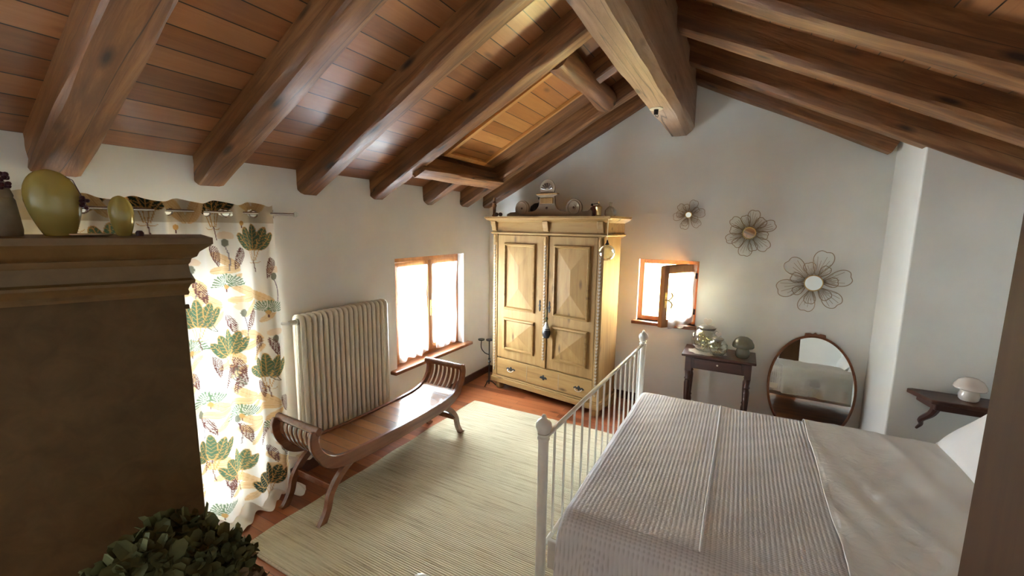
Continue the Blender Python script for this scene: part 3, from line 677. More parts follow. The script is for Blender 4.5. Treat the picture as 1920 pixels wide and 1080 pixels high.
# ------------------------------------------------------------------ bench
bn = thing('bench', 'reddish brown scroll ended wooden bench in front of the radiator', 'bench', (.49, -2.44, 0), -.03)
def prof(s):   # s from -1..1 along the length -> (y, z) of seat line
    a = [(-.76, .675), (-.775, .62), (-.755, .545), (-.70, .475), (-.60, .43), (-.42, .41), (0, .402), (.42, .41), (.60, .43), (.70, .475), (.755, .545), (.775, .62), (.76, .675)]
    return a
pl = [(p.x, p.y) for p in bez([(y, z, 0) for y, z in prof(0)], 8)]
def offs(pl, d):
    out = []
    for i, (y, z) in enumerate(pl):
        a = pl[max(i-1, 0)]; c = pl[min(i+1, len(pl)-1)]; t = Vector((c[0]-a[0], c[1]-a[1])).normalized(); out.append((y + t.y*d, z - t.x*d))
    return out
def ribbon(b, pl_a, pl_b, x0, x1):
    n = len(pl_a); vs = []
    for (ya, za), (yb, zb) in zip(pl_a, pl_b): vs += [(x0, ya, za), (x1, ya, za), (x1, yb, zb), (x0, yb, zb)]
    fs = []
    for i in range(n-1):
        for j in range(4): fs.append((i*4+j, i*4+(j+1) % 4, (i+1)*4+(j+1) % 4, (i+1)*4+j))
    fs += [(0, 1, 2, 3), tuple((n-1)*4+j for j in range(4))]
    b.add(vs, fs)
HWB = .205
# side rails (scroll profile) with scalloped underside
for sx in (-1, 1):
    dn = []
    for i, (y, z) in enumerate(pl):
        t = i/(len(pl)-1)*2-1
        dn.append(.05 if abs(t) > .55 else .052 + .032*math.cos(t/.55*PI/2)**.5)
    lo = [offs(pl, d)[i] for i, d in enumerate(dn)]
    hi = offs(pl, -.014)
    b = MB(); ribbon(b, hi, lo, sx*HWB-.016, sx*HWB+.016); b.build('side_rail', M['bench'], bn, bevel=.006, smooth=True)
k0 = next(i for i, p in enumerate(pl) if p[1] < .47); k1 = len(pl)-1-k0
seat_pl = pl[k0:k1+1]
b = MB(); ribbon(b, seat_pl, offs(seat_pl, .018), -HWB+.015, HWB-.015); b.build('seat', M['bench_seat'], bn)
for e in (0, 1):
    seg_ = pl[1:k0+1] if e == 0 else pl[k1:-1]
    for j in range(7):
        x = -HWB+.05 + j*(2*HWB-.1)/6
        b = MB(); ribbon(b, seg_, offs(seg_, .013), x-.012, x+.012); b.build('slat', M['bench'], bn)
    y, z = pl[0] if e == 0 else pl[-1]
    MB().tube([(-HWB-.02, y, z), (HWB+.02, y, z)], .024, 14, flat=1.15).build('arm_rail', M['bench'], bn, smooth=True, bevel=.003)
    sg = -1 if e == 0 else 1
    for sx in (-1, 1):
        lp = bez([(0, sg*.46, .385), (0, sg*.60, .30), (0, sg*.685, .20), (0, sg*.715, .10), (0, sg*.76, .02), (0, sg*.785, .004)], 6)
        a = [(p.y, p.z) for p in lp]; wd = [.036 - .014*math.sin(i/(len(a)-1)*PI*.9) for i in range(len(a))]
        A = [(y+sg*w_*.9, z+w_*.3) for (y, z), w_ in zip(a, wd)]; B = [(y-sg*w_*.9, max(.0, z-w_*.3)) for (y, z), w_ in zip(a, wd)]
        A[-1] = (A[-1][0]-sg*.02, 0.0); A[-2] = (A[-2][0], max(.0, A[-2][1]))
        b = MB(); ribbon(b, A, B, sx*HWB-.017 - sx*.004, sx*HWB+.017 - sx*.004); b.build('leg', M['bench'], bn, bevel=.005, smooth=True)
    MB().box(-HWB, HWB, sg*.655-.012, sg*.655+.012, .19, .24).build('stretcher', M['bench'], bn, bevel=.004)

# ------------------------------------------------------------------ rug
o = thing('rug', 'large flat woven cream and beige rug on the parquet', 'rug', (0, 0, 0))
def rugf(u, v):
    x = .405 + (2.60-.405)*u + .006*math.sin(v*31+2)*(u < .02); y = -3.56 + 2.585*v + .005*math.sin(u*23)*(v > .99)
    return (x, y, .012 + .0015*math.sin(u*9+v*5))
MB().grid(rugf, 60, 60).build('weave', M['rug'], o, fix=False, solid=.008)
MB().box(.405, 2.6, -3.575, -3.56, .003, .015).build('edge_binding', M['rug_edge'], o, bevel=.003)

# ------------------------------------------------------------------ bed
bed = thing('bed', 'white metal bed frame with barred footboard and round finials', 'bed', (2.23, -2.05, 0))
bed.rotation_euler = (0, 0, 0)
fy0, fy1 = -1.02, 1.02; xt = lambda y: .032*(y/1.02)
for y in (fy0, fy1):
    pz = MB().lathe([(.024, .014), (.026, .016), (.026, .96), (.031, .965), (.031, .975), (.02, .98), (.018, .985), (.03, .99), (.031, .996)], (xt(y), y, 0), 20)
    po = pz.build('post', M['white_metal'], bed, smooth=True)
    MB().lathe([(.0, .0), (.02, .0), (.03, .008), (.034, .02), (.04, .035), (.039, .052), (.03, .068), (.016, .078), (.012, .082), (.013, .088), (.008, .098), (0, .101)], (xt(y), y, .994), 20).build('finial', M['white_metal'], po, smooth=True)
MB().tube([(xt(fy0), fy0, .965), (xt(fy1), fy1, .965)], .013, 10).build('top_rail', M['white_metal'], bed, smooth=True)
MB().tube([(xt(fy0), fy0, .36), (xt(fy1), fy1, .36)], .012, 10).build('lower_rail', M['white_metal'], bed, smooth=True)
bar = None
for i in range(14):
    y = fy0 + (i+1)*(2.04/15)
    if bar is None: bar = MB().tube([(0, 0, .36), (0, 0, .965)], .0072, 8).build('bar', M['white_metal'], bed, smooth=True, loc=(xt(y), y, 0))
    else:
        c = bar.copy(); C.objects.link(c); c.parent = bed; c.location = (xt(y), y, 0)
for y in (fy0+.02, fy1-.20):
    MB().box(.0, 2.42, y-.012, y+.012, .26, .42).build('side_rail', M['white_metal'], bed, bevel=.006)
for y in (fy0, fy1):
    MB().lathe([(.024, .0), (.026, 1.15), (.034, 1.17), (.036, 1.2), (.0, 1.24)], (2.44, y, 0), 16).build('head_post', M['white_metal'], bed, smooth=True)
MB().tube([(2.44, fy0, 1.12), (2.44, fy1, 1.12)], .014, 10).build('head_rail', M['white_metal'], bed, smooth=True)
MB().box(.06, 2.38, -.98, .9, .34, .40).build('slat_base', M['white_metal'], bed)
o = MB().box(2.31, 4.62, -3.06, -1.19, .402, .585).build('mattress', M['linen'], bevel=.05, seg=4); tag(o, 'thick white mattress under the covers on the metal bed', 'mattress')
def drag(x, y):
    # long diagonal drag folds pulled across the turned-down sheet
    v = 0
    for k, (fx, fy, ph, am) in enumerate(((11, 3.4, .3, 1.0), (19, 7.5, 1.9, .6), (29, 6.0, 4.0, .45), (8, 5.0, 2.2, .8))):
        q = math.sin(x*fx + y*fy + ph + .9*math.sin(y*2.3+k) + .6*math.sin(x*5+k*2)); v += am*max(0, q)**3*(.5+.5*math.sin(y*3.1+k*1.7+x*2))
    return v
def nz(x, y, s): return math.sin(x*3.1*s+y*1.7+s)*math.cos(y*2.3*s-x*1.1) + .5*math.sin(x*7.3*s-y*5.1*s+1.3)
def cover(x0, x1, lift, near_z, far_z, wr, nu, nv, foot=False, edge=.0, ywr=0):
    yn, yf = -3.09, -1.17; r = .09; zt = .592+lift
    def f(u, v):
        x = x0 + (x1-x0)*u
        d0 = x-x0
        zt_ = zt - (.07*(1-math.sqrt(max(0, 1-((.06-d0)/.06)**2))) if foot and d0 < .06 else 0)
        ze = zt_-r
        Ln = zt-near_z; Lf = zt-far_z; W_ = yf-yn; tot = Ln+W_+Lf; s = v*tot
        if s < Ln: y = yn-lift*1.2; t = Ln-s; z = near_z + (ze-near_z)*s/Ln
        elif s < Ln+W_: y = yn-lift*1.2+(s-Ln)*(W_+lift*2.4)/W_; z = zt_; t = 0
        else: t = s-Ln-W_; y = yf+lift*1.2; z = ze - (ze-far_z)*t/Lf
        if t == 0:
            d = min(y-(yn-lift*1.2), yf+lift*1.2-y)
            k = 1
            if d < r:
                z -= r*(1-math.sqrt(max(0, 1-((r-d)/r)**2))); k = d/r
            z += k*(wr*nz(x, y, 2.1) + wr*.5*nz(y+2, x, 5.3) + edge*math.sin(v*40)*(u < .03) + .008*math.sin(y*2.4+x))
            if ywr: z += k*ywr*drag(x, y)
        else:
            sg = -1 if s < Ln else 1
            y += sg*(.018*math.sin(x*14+1.5*sg)+.012*math.sin(x*31))*min(1, t/.12) + sg*.03*min(1, t/.3)
        x += edge*1.2*math.sin(y*9)*(u < .02)
        return (x, y, z)
    return MB().grid(f, nu, nv)
o = cover(2.292, 3.56, .006, .22, .31, .0035, 130, 330, foot=True).build('blanket', M['blanket'], smooth=True, fix=False, solid=.006)
tag(o, 'pale ribbed waffle blanket over the foot half of the bed', 'blanket')
# seam lines stitched across the blanket
o2 = MB()
for xs in (2.93,):
    o2.tube([(xs+.004*math.sin(y*3), y, .6065+.0035*nz(xs, y, 2.1)+.0018*nz(y+2, xs, 5.3)+.008*math.sin(y*2.4+xs)) for y in np.linspace(-3.02, -1.24, 60)], .0035, 6)
o2.build('seam', M['linen'], o, smooth=True)
o = cover(3.48, 4.30, .018, .05, .30, .004, 150, 360, edge=.003, ywr=.011).build('bed_sheet', M['sheet'], smooth=True, fix=False, solid=.004)
tag(o, 'smooth off white embroidered sheet turned down over the blanket', 'sheet')
o = cover(4.26, 4.60, .004, .06, .33, .003, 30, 120).build('fitted_sheet', M['linen'], smooth=True, fix=False, solid=.003)
tag(o, 'white fitted sheet under the pillows at the bed head', 'sheet')
def pillow(w_, h, t, seed):
    r = random.Random(seed); b = MB(); n = 26; p0 = r.uniform(0, 6)
    for sg in (1, -1):
        def f(u, v, sg=sg):
            a, c = u*2-1, v*2-1
            k = max(0, (1-abs(a)**2.6)*(1-abs(c)**2.6))**.55
            pinch = 1-.06*(1-abs(a*c))
            return (a*w_/2*(1-.05*(1-c*c)*0-.045*(abs(a) > .2)*(1-abs(c)**2)*abs(a)), c*h/2*(1-.045*(1-a*a)*abs(c)), sg*t/2*k*(1+.06*math.sin(a*5+p0)*math.cos(c*4)))
        b.grid(f, n, n)
    return b
for (y, lab) in ((-1.60, 'white pillow leaning at the bed head nearest the pier shelf'), (-2.62, 'white pillow at the bed head hidden beside the wooden post')):
    o = pillow(.50, .80, .17, 3).build('pillow', M['linen'], smooth=True, loc=(4.385, y, .80), rot=(0, -math.radians(48), 0)); tag(o, lab, 'pillow', 'pillows at the bed head')

# ------------------------------------------------------------------ carved wardrobe
WD = thing('wardrobe', 'antique pale pine two door wardrobe with carved pilasters and faceted panels', 'wardrobe', (.369, -.492, 0), math.atan2(-.225, 1.412))
WW = 1.43; DP = .44
MB().box(.02, WW-.02, .02, DP, .13, 1.96).build('body', M['pine'], WD, bevel=.01)
for (xa, xb) in ((.075, .70), (.79, 1.355)): pass
MB().box(-.025, WW+.025, -.025, DP, .10, .165).box(-.012, WW+.012, -.012, DP, .165, .185).build('plinth', M['pine_h'], WD, bevel=.008, seg=3)
for x in (.06, WW-.06):
    for y in (.06, DP-.06):
        MB().lathe([(.03, 0), (.045, .012), (.055, .045), (.048, .08), (.035, .1)], (x, y, 0), 18).build('foot', M['pine'], WD, smooth=True)
# cornice
pr_ = [(-.0, 1.915), (-.02, 1.915), (-.028, 1.925), (-.028, 1.935), (-.012, 1.942), (-.012, 2.05), (-.03, 2.06), (-.065, 2.075), (-.085, 2.095), (-.085, 2.115), (-.0, 2.115)]
b = MB()
prof3 = pr_
vs = []; fs = []; n = len(prof3)
pathc = [(0, DP, 0, 0), (0, 0, -1, -1), (WW, 0, 1, -1), (WW, DP, 0, 0)]
for k, (px, py, sx, sy) in enumerate(pathc):
    for d, z in prof3:
        if k == 0: vs.append((px+d, py, z))
        elif k == 3: vs.append((px-d, py, z))
        else: vs.append((px-d*sx, py-d*sy, z))
for k in range(3):
    for j in range(n-1): fs.append((k*n+j, k*n+j+1, (k+1)*n+j+1, (k+1)*n+j))
b.add(vs, fs); b.box(0, WW, 0, DP, 2.06, 2.115); b.box(0, WW, .0, DP, 1.9, 2.07)
b.build('cornice', M['pine_h'], WD, smooth=True)
for x in (.02, .745, 1.39):
    MB().prism([(0, 1.945), (-.03, 1.955), (-.036, 1.99), (-.05, 2.03), (-.055, 2.062), (0, 2.062)], x-.035, x+.035, 'x').build('corbel', M['pine'], WD, bevel=.005)
# pilasters with carved drops
def pilaster(x, z0_, z1_):
    p = MB().box(x-.032, x+.032, -.018, .02, z0_, z1_).build('pilaster', M['pine'], WD, bevel=.005)
    b = MB(); nn = int((z1_-z0_-.16)/.036)
    for i in range(nn):
        z = z1_-.13-i*.036
        b.prism([(x-.013, z), (x+.013, z), (x+.011, z-.012), (x, z-.029), (x-.011, z-.012)], -.0285, -.017, 'y')
    b.build('carved_drops', M['pine_grey'], p)
    MB().lathe([(0, -.0), (.02, .0), (.026, .03), (.024, .06), (.015, .085), (0, .09)], (x, -.014, z1_-.1), 12, sy=.7).build('acanthus', M['pine'], p, smooth=True)
pilaster(.032, .19, 1.915); pilaster(WW-.032, .19, 1.915); 
# doors
def framed_panel(D, x0, x1, z0_, z1_):
    f = .038; yf = -.012
    b = MB()
    # mitred moulding: bevelled section
    secs = [(0, yf), (.008, yf-.022), (.024, yf-.026), (.038, yf-.004)]
    def ringp(d, y): return [(x0+d, y, z0_+d), (x1-d, y, z0_+d), (x1-d, y, z1_-d), (x0+d, y, z1_-d)]
    vs = []; fs = []
    for d, y in secs: vs += ringp(d, y)
    for k in range(3):
        for j in range(4): fs.append((k*4+j, k*4+(j+1) % 4, (k+1)*4+(j+1) % 4, (k+1)*4+j))
    b.add(vs, fs); b.build('moulding', M['pine_h'], D)
    # faceted field: hipped pyramid
    a0, a1, c0, c1 = x0+f, x1-f, z0_+f, z1_-f; hw_ = (a1-a0)/2; cx = (a0+a1)/2
    if (c1-c0) > (a1-a0): r0, r1 = c0+hw_*1.25, c1-hw_*1.25
    else: r0 = r1 = (c0+c1)/2
    if r0 > r1: r0 = r1 = (c0+c1)/2
    yb, yt = yf-.002, yf-.026
    vs = [(a0, yb, c0), (a1, yb, c0), (a1, yb, c1), (a0, yb, c1), (cx, yt, r0), (cx, yt, r1)]
    fs = [(0, 1, 4), (2, 3, 5), (1, 2, 5, 4), (3, 0, 4, 5)] if r0 != r1 else [(0, 1, 4), (1, 2, 4), (2, 3, 4), (3, 0, 4)]
    if r0 == r1: vs = vs[:5]
    MB().add(vs, fs).build('faceted_field', M['pine'], D)
for x0, x1, pa, pb in ((.07, .708, .168, .615), (.785, 1.36, .85, 1.29)):
    D = MB().box(x0, x1, -.012, .02, .425, 1.905).build('door', M['pine'], WD, bevel=.004)
    framed_panel(D, pa, pb, 1.03, 1.815); framed_panel(D, pa, pb, .53, .93)
    kx = x1-.028 if x0 < .5 else x0+.022
    e = MB().lathe([(0, 0), (.012, 0), (.014, .003), (0, .005)], (kx, -.012, 1.13), 12, ax='y')
    b = MB()
    for dz, r_ in ((.055, .009), (.04, .013), (.022, .01), (.0, .017), (-.022, .011), (-.04, .014), (-.058, .008)):
        b.lathe([(0, -.006), (r_*.8, -.004), (r_, 0)], (kx, -.012, 1.13+dz), 10, ax='y')
    b.build('escutcheon', M['iron'], D, smooth=True)
    if x0 > .5: MB().tube([(kx, -.012, 1.12), (kx, -.045, 1.12)], .003, 6).tube([(kx, -.05+.0, 1.12+.0)]+[(kx+.012*math.sin(a), -.056+.0*a, 1.12+.012*math.cos(a)) for a in np.linspace(0, 6.2, 10)], .0025, 6).build('key', M['iron'], D, smooth=True)
p = MB().box(.715, .778, -.026, .0, .42, 1.91).build('centre_strip', M['pine'], WD, bevel=.005)
b = MB()
for i in range(36):
    z = 1.80-i*.036
    b.prism([(.734, z), (.760, z), (.758, z-.012), (.747, z-.029), (.736, z-.012)], -.0365, -.025, 'y')
b.build('carved_drops', M['pine_grey'], p); MB().lathe([(0, 0), (.02, 0), (.026, .03), (.024, .06), (.015, .085), (0, .09)], (.747, -.022, 1.81), 12, sy=.7).build('acanthus', M['pine'], p, smooth=True)
# drawer row
dr = MB().box(.068, 1.362, -.014, .01, .195, .41).build('drawer', M['pine_h'], WD, bevel=.005)
for x in (.52, .95): MB().box(x-.0015, x+.0015, -.0165, -.012, .21, .39).build('crack', M['pine_grey'], dr)
def pull(x, z, kind):
    b = MB()
    for dx, dz, r_ in ((-.055, 0, .01), (-.04, .004, .014), (-.022, 0, .012), (0, .006, .02), (.022, 0, .012), (.04, .004, .014), (.055, 0, .01), (0, .022, .01), (0, -.012, .012)):
        if kind == 'key': dx *= .7; dz *= 1.2
        b.lathe([(0, -.006), (r_*.8, -.004), (r_, 0)], (x+dx, -.014, z+dz), 10, ax='y')
    q = b.build('back_plate', M['iron'], dr, smooth=True)
    if kind != 'key': MB().tube(bez([(x-.04, -.02, z), (x-.035, -.034, z-.016), (x, -.038, z-.026), (x+.035, -.034, z-.016), (x+.04, -.02, z)], 5), .0032, 6).build('handle', M['pewter'], q, smooth=True)
pull(.285, .30, 'h'); pull(1.205, .29, 'h'); pull(.75, .30, 'key')
# things on and on front of the wardrobe (its frame)
WM = Matrix.Translation((.369, -.492, 0)) @ Matrix.Rotation(math.atan2(-.225, 1.412), 4, 'Z')
def wpos(x, y, z): v = WM @ Vector((x, y, z)); return (v.x, v.y, v.z)
WRZ = math.atan2(-.225, 1.412); ZT = 2.117
# carved pediment standing on top
pd = thing('carved_pediment', 'greyish carved wooden crest with round bosses and a shell fan on top of wardrobe', 'ornament', wpos(.70, .06, ZT), WRZ)
def arc(cx, cz, r, a0, a1, n=14): return [(cx+r*math.cos(a), cz+r*math.sin(a)) for a in np.linspace(a0, a1, n)]
pts = [(-.55, 0), (-.55, .028), (-.50, .048), (-.445, .05)]
pts += arc(-.335, .085, .095, PI+.35, .0-.35, 18)
pts += [(-.20, .055)] + arc(-.20, .155, .10, -PI/2, -.15, 8) + [(-.095, .215), (-.13, .225), (-.13, .245), (.13, .245), (.13, .225), (.095, .215)]
pts += arc(.20, .155, .10, PI+.15, PI*1.5, 8) + [(.20, .055)] + arc(.335, .085, .095, PI+.35, .0-.35, 18) + [(.445, .05), (.50, .055), (.525, .075), (.55, .05), (.55, 0)]
pdb = MB().prism(pts, -.014, .014, 'y').build('board', M['pine_grey'], pd, bevel=.003)
for x in (-.335, .335):
    MB().tube([(x+.07*math.cos(a), -.016, .09+.07*math.sin(a)) for a in np.linspace(0, 2*PI, 25)[:-1]], .006, 6, closed=True).lathe([(0, -.0), (.028, -.0), (.03, .01), (.022, .012), (.016, .0)], (x, -.016, .09), 16, ax='y').build('boss', M['pine_grey'], pdb, smooth=True)
    MB().lathe([(0, -.012), (.01, -.008), (.013, .0)], (x, -.014, .09), 10, ax='y').build('boss_centre', M['dark_wood'], pdb, smooth=True)
MB().lathe([(0, -.012), (.011, -.008), (.014, .0)], (0, -.014, .09), 10, ax='y').build('boss_centre', M['dark_wood'], pdb, smooth=True)
MB().box(-.085, .085, -.026, -.012, .135, .2).build('small_panel', M['pine'], pdb, bevel=.012)
MB().box(-.135, .135, -.03, .03, .232, .25).build('cap_moulding', M['pine'], pd, bevel=.006)
sh = MB().prism(arc(0, .30, .095, -.55, PI+.55, 30), -.012, .012, 'y').box(-.085, .085, -.012, .012, .25, .262).build('shell_fan', M['pine_grey'], pd, bevel=.003)
b = MB()
for i in range(7):
    a = .25 + i*(PI-.5)/6
    b.tube([(.022*math.cos(a), -.014, .285+.022*math.sin(a)), (.072*math.cos(a), -.016, .285+.072*math.sin(a))], [.004, .010], 6)
b.build('fan_ribs', M['dark_wood'], sh, smooth=True)
# bird silhouette, grinder, pot, bottle, spools, turned piece
bd = thing('bird_figure', 'black bird shaped vessel standing behind the carved crest', 'figurine', wpos(.50, .16, ZT), WRZ)
MB().lathe([(0, 0), (.045, .0), (.07, .03), (.085, .075), (.075, .115), (.045, .14), (.03, .15), (0, .155)], n=20, sx=1.05).build('body', M['black'], bd, smooth=True)
MB().tube(bez([(.03, 0, .13), (.06, 0, .16), (.045, 0, .20), (.02, 0, .205)], 5), [.03]*6+[.024]*6+[.014]*4, 10).build('neck', M['black'], bd, smooth=True)
gd = thing('coffee_grinder', 'brass coffee mill with crank handle on the right of the wardrobe top', 'coffee mill', wpos(1.33, .03, ZT), WRZ)
MB().lathe([(.030, 0), (.032, .006), (.026, .012), (.028, .06), (.036, .085), (.038, .09), (.02, .1), (.012, .11), (0, .112)], n=20).build('body', M['brass'], gd, smooth=True)
MB().tube(bez([(0, 0, .11), (0, 0, .128), (-.01, 0, .126), (-.07, 0, .118)], 4), .004, 6).lathe([(0, .0), (.014, .006), (.010, .02), (0, .03)], (-.075, 0, .10), 10).build('crank', M['iron'], gd, smooth=True)
MB().lathe([(0, 0), (.008, 0), (.01, .012), (.004, .022), (0, .034)], (0, 0, .125), 10).build('knob', M['brass'], gd, smooth=True)
o = MB().lathe([(.04, 0), (.055, .02), (.06, .055), (.045, .09), (.03, .1), (.032, .108), (0, .108)], n=20).build('clay_pot', M['redpot'], smooth=True, loc=wpos(1.245, .12, ZT)); tag(o, 'dark red pot behind the brass coffee mill on the wardrobe', 'pot')
o = MB().lathe([(0, 0), (.045, 0), (.058, .02), (.055, .06), (.03, .09), (.014, .1), (.014, .13), (.02, .133)], n=20).build('glass_bottle', M['thin_glass'], smooth=True, loc=wpos(1.425, .10, ZT)); tag(o, 'round clear bluish glass bottle at the right end of the wardrobe top', 'bottle')
tp = MB().lathe([(.022, 0), (.03, .01), (.018, .03), (.02, .10), (.028, .13), (.022, .15), (.03, .16), (.012, .175), (.02, .20), (.012, .22), (0, .225)], n=18).build('turned_finial', M['beam'], smooth=True, sharp=24, loc=wpos(-.02, .02, ZT)); tag(tp, 'turned brown wooden spindle standing on the left corner of the wardrobe', 'ornament')
for k, (x, lab) in enumerate(((.045, 'left small round wooden bead on the wardrobe edge'), (.105, 'right small round wooden bead on the wardrobe edge'))):
    o = MB().lathe([(0, 0), (.016, .003), (.024, .02), (.022, .036), (.01, .045), (0, .046)], n=14).build('wooden_bead', M['dark_wood'], smooth=True, loc=wpos(x, -.02, ZT)); tag(o, lab, 'ornament', 'beads on the wardrobe')
# glass globe hanging on a cord from the cornice
gb = thing('glass_globe', 'clear glass globe hanging by a cord over the wardrobe cornice', 'ornament', wpos(1.50, -.10, 1.765), WRZ)
MB().lathe([(0, -.078)] + [(.078*math.cos(a), .078*math.sin(a)) for a in np.linspace(-1.4, 1.3, 18)] + [(.02, .078)], n=28).build('globe', M['thin_glass'], gb, smooth=True)
MB().lathe([(.02, .072), (.021, .082), (.012, .095), (.008, .12), (0, .122)], n=14).build('cap', M['iron'], gb, smooth=True)
MB().tube(bez([(0, 0, .12), (0, 0, .30), (0, .005, .315), (0, .04, .318), (0, .08, .318)], 4), .003, 6).build('cord', M['wax'], gb, smooth=True)
tv = thing('hanging_ornament', 'dark blue and silver drop ornament hanging from the wardrobe key', 'ornament', wpos(.805, -.06, .86), WRZ)
MB().lathe([(0, -.075), (.03, -.07), (.046, -.03), (.05, .0), (.04, .035), (.025, .06), (0, .07)], n=18, sy=.75).build('lower_body', M['black'], tv, smooth=True)
MB().lathe([(.044, .022), (.036, .045), (.024, .07), (.012, .1), (0, .12)], n=18, sy=.75).build('upper_body', M['pewter'], tv, smooth=True)
MB().tube([(0, 0, .1), (.003, 0, .2), (0, .004, .25)], .004, 6).lathe([(0, 0), (.016, .01), (.012, .03), (0, .036)], (0, 0, .13), 10).build('tassel_cord', M['hyd'], tv, smooth=True)

# ------------------------------------------------------------------ candle stand + outlet
cs = thing('candle_stand', 'black wrought iron candle stand in the corner left of the wardrobe', 'candle stand', (.285, -.455, 0))
MB().tube([(0, 0, 0.02), (0, 0, .58)], .008, 8).lathe([(.018, .3), (.02, .315), (.01, .33), (.016, .345), (.01, .36)], n=10).build('stem', M['iron'], cs, smooth=True)
for a in (0.4, 2.5, 4.6): MB().tube(bez([(0, 0, .06), (.04*math.cos(a), .04*math.sin(a), .05), (.09*math.cos(a), .09*math.sin(a), .006)], 4), .007, 6).build('foot', M['iron'], cs, smooth=True)
MB().lathe([(0, .58), (.04, .585), (.042, .60), (.0, .597)], n=16).build('cup', M['iron'], cs, smooth=True)
MB().tube(bez([(0, 0, .40), (-.06, -.01, .42), (-.105, -.02, .48), (-.105, -.02, .575)], 5), .006, 6).lathe([(0, .575), (.04, .58), (.042, .595), (.0, .592)], (-.105, -.02, 0), 16).build('arm', M['iron'], cs, smooth=True)
o = MB().box(0, .008, -.21, -.13, .32, .40).build('wall_socket', M['white_plastic'], bevel=.003); tag(o, 'white wall socket low on the left wall beside candle stand', 'socket')

# ------------------------------------------------------------------ side table and things on it
tb = thing('side_table', 'small dark wood side table with drawer under the gable window', 'table', (2.86, -.265, 0))
MB().box(-.325, .325, -.205, .215, .752, .775).build('tabletop', M['dark_wood'], tb, bevel=.006, seg=3)
MB().box(-.28, .28, -.165, .185, .63, .752).build('apron', M['dark_wood'], tb, bevel=.003)
d_ = MB().box(-.21, .21, -.174, -.163, .645, .738).build('drawer', M['dark_wood'], tb, bevel=.004); MB().lathe([(0, -.02), (.009, -.016), (.005, 0)], (0, -.174, .70), 12, ax='y').build('knob', M['heart'], d_, smooth=True)
for sx in (-1, 1):
    for sy in (-.145, .165):
        x = sx*.262
        l = MB().box(x-.028, x+.028, sy-.028, sy+.028, .60, .752)
        l.lathe([(.018, 0), (.024, .03), (.02, .06), (.025, .12), (.027, .2), (.021, .23), (.028, .245), (.021, .26), (.027, .38), (.029, .47), (.022, .5), (.03, .515), (.022, .53), (.028, .58), (.03, .602)], (x, sy, 0), 16)
        l.build('leg', M['dark_wood'], tb, smooth=True)
zt = .7765
# doily: scalloped
b = MB(); P = []
for i in range(64):
    a = 2*PI*i/64; r = .155 + .030*abs(math.sin(a*5)); P.append((r*math.cos(a), r*.72*math.sin(a)))
dl = MB().prism(P, 0, .003, 'z').build('doily', M['lace'], loc=(2.755, -.295, zt), rot=(0, 0, .1)); tag(dl, 'white crocheted scalloped doily on the dark side table', 'doily')
def heart(b, s, z):
    pts = []
    for i in range(28):
        t = 2*PI*i/28; pts.append((s*.0625*16*math.sin(t)**3, z + s*.0625*(13*math.cos(t)-5*math.cos(2*t)-2*math.cos(3*t)-math.cos(4*t))))
    return b.prism(pts, -.008, .008, 'y')
def jar(r, h, loc, lab, fill, rz=0):
    j = thing('glass_jar', lab, 'jar', loc, rz, 'glass jars on the side table')
    k = h/1.0
    MB().lathe([(0, .002), (r*.5, .002), (r*.62, h*.05), (r*.93, h*.3), (r, h*.52), (r*.93, h*.74), (r*.66, h*.93), (r*.5, h), (r*.52, h*1.03)], n=32).build('bowl', M['thin_glass'], j, smooth=True)
    ld = MB().lathe([(r*.42, h*.98), (r*.56, h*1.03), (r*.58, h*1.08), (r*.46, h*1.13), (r*.2, h*1.17), (0, h*1.18)], n=24).build('lid', M['pewter'], j, smooth=True)
    heart(MB(), r*.28, h*1.17+r*.27).build('heart_knob', M['heart'], ld, bevel=.003)
    b = MB(); q = random.Random(8)
    for i in range(fill):
        a = q.uniform(0, 6.28); zz = q.uniform(.12, .6)*h; rr = q.uniform(0, .72)*r*min(1, .55+zz/h)
        p0 = Vector((rr*math.cos(a), rr*math.sin(a), zz)); pp = [p0]
        for _ in range(5): p0 = p0 + Vector((q.uniform(-1, 1), q.uniform(-1, 1), q.uniform(-1, 1)))*r*.16; pp.append(p0)
        pp = [Vector((max(-r*.75, min(r*.75, v.x)), max(-r*.75, min(r*.75, v.y)), max(.02, v.z))) for v in pp]
        b.tube(pp, .0022, 4)
    if fill: tag_ = b.build('tinsel_filling', M['jewel'], j, smooth=True); tag_['kind'] = 'stuff'
jar(.145, .225, (2.735, -.25, zt+.003), 'larger round glass jar with heart lid and gold tinsel inside', 60, .0)
jar(.095, .155, (2.845, -.365, zt+.003), 'smaller round glass jar with heart lid in front of the larger jar', 14, .2)
def mushroom(loc, lab, R, H, m_):
    o = thing('mushroom_figure', lab, 'figurine', loc)
    MB().lathe([(0, 0), (R*.5, 0), (R*.62, H*.08), (R*.64, H*.25), (R*.52, H*.45), (R*.42, H*.6), (0, H*.62)], n=28).build('stem', m_, o, smooth=True)
    MB().lathe([(0, H*.56), (R*.6, H*.52), (R*.95, H*.5), (R, H*.55), (R*.95, H*.68), (R*.72, H*.87), (R*.38, H*.98), (0, H)], n=28).build('cap', m_, o, smooth=True)
mushroom((3.065, -.30, zt-.001), 'olive grey glass mushroom on the side table', .098, .205, M['smoke'])

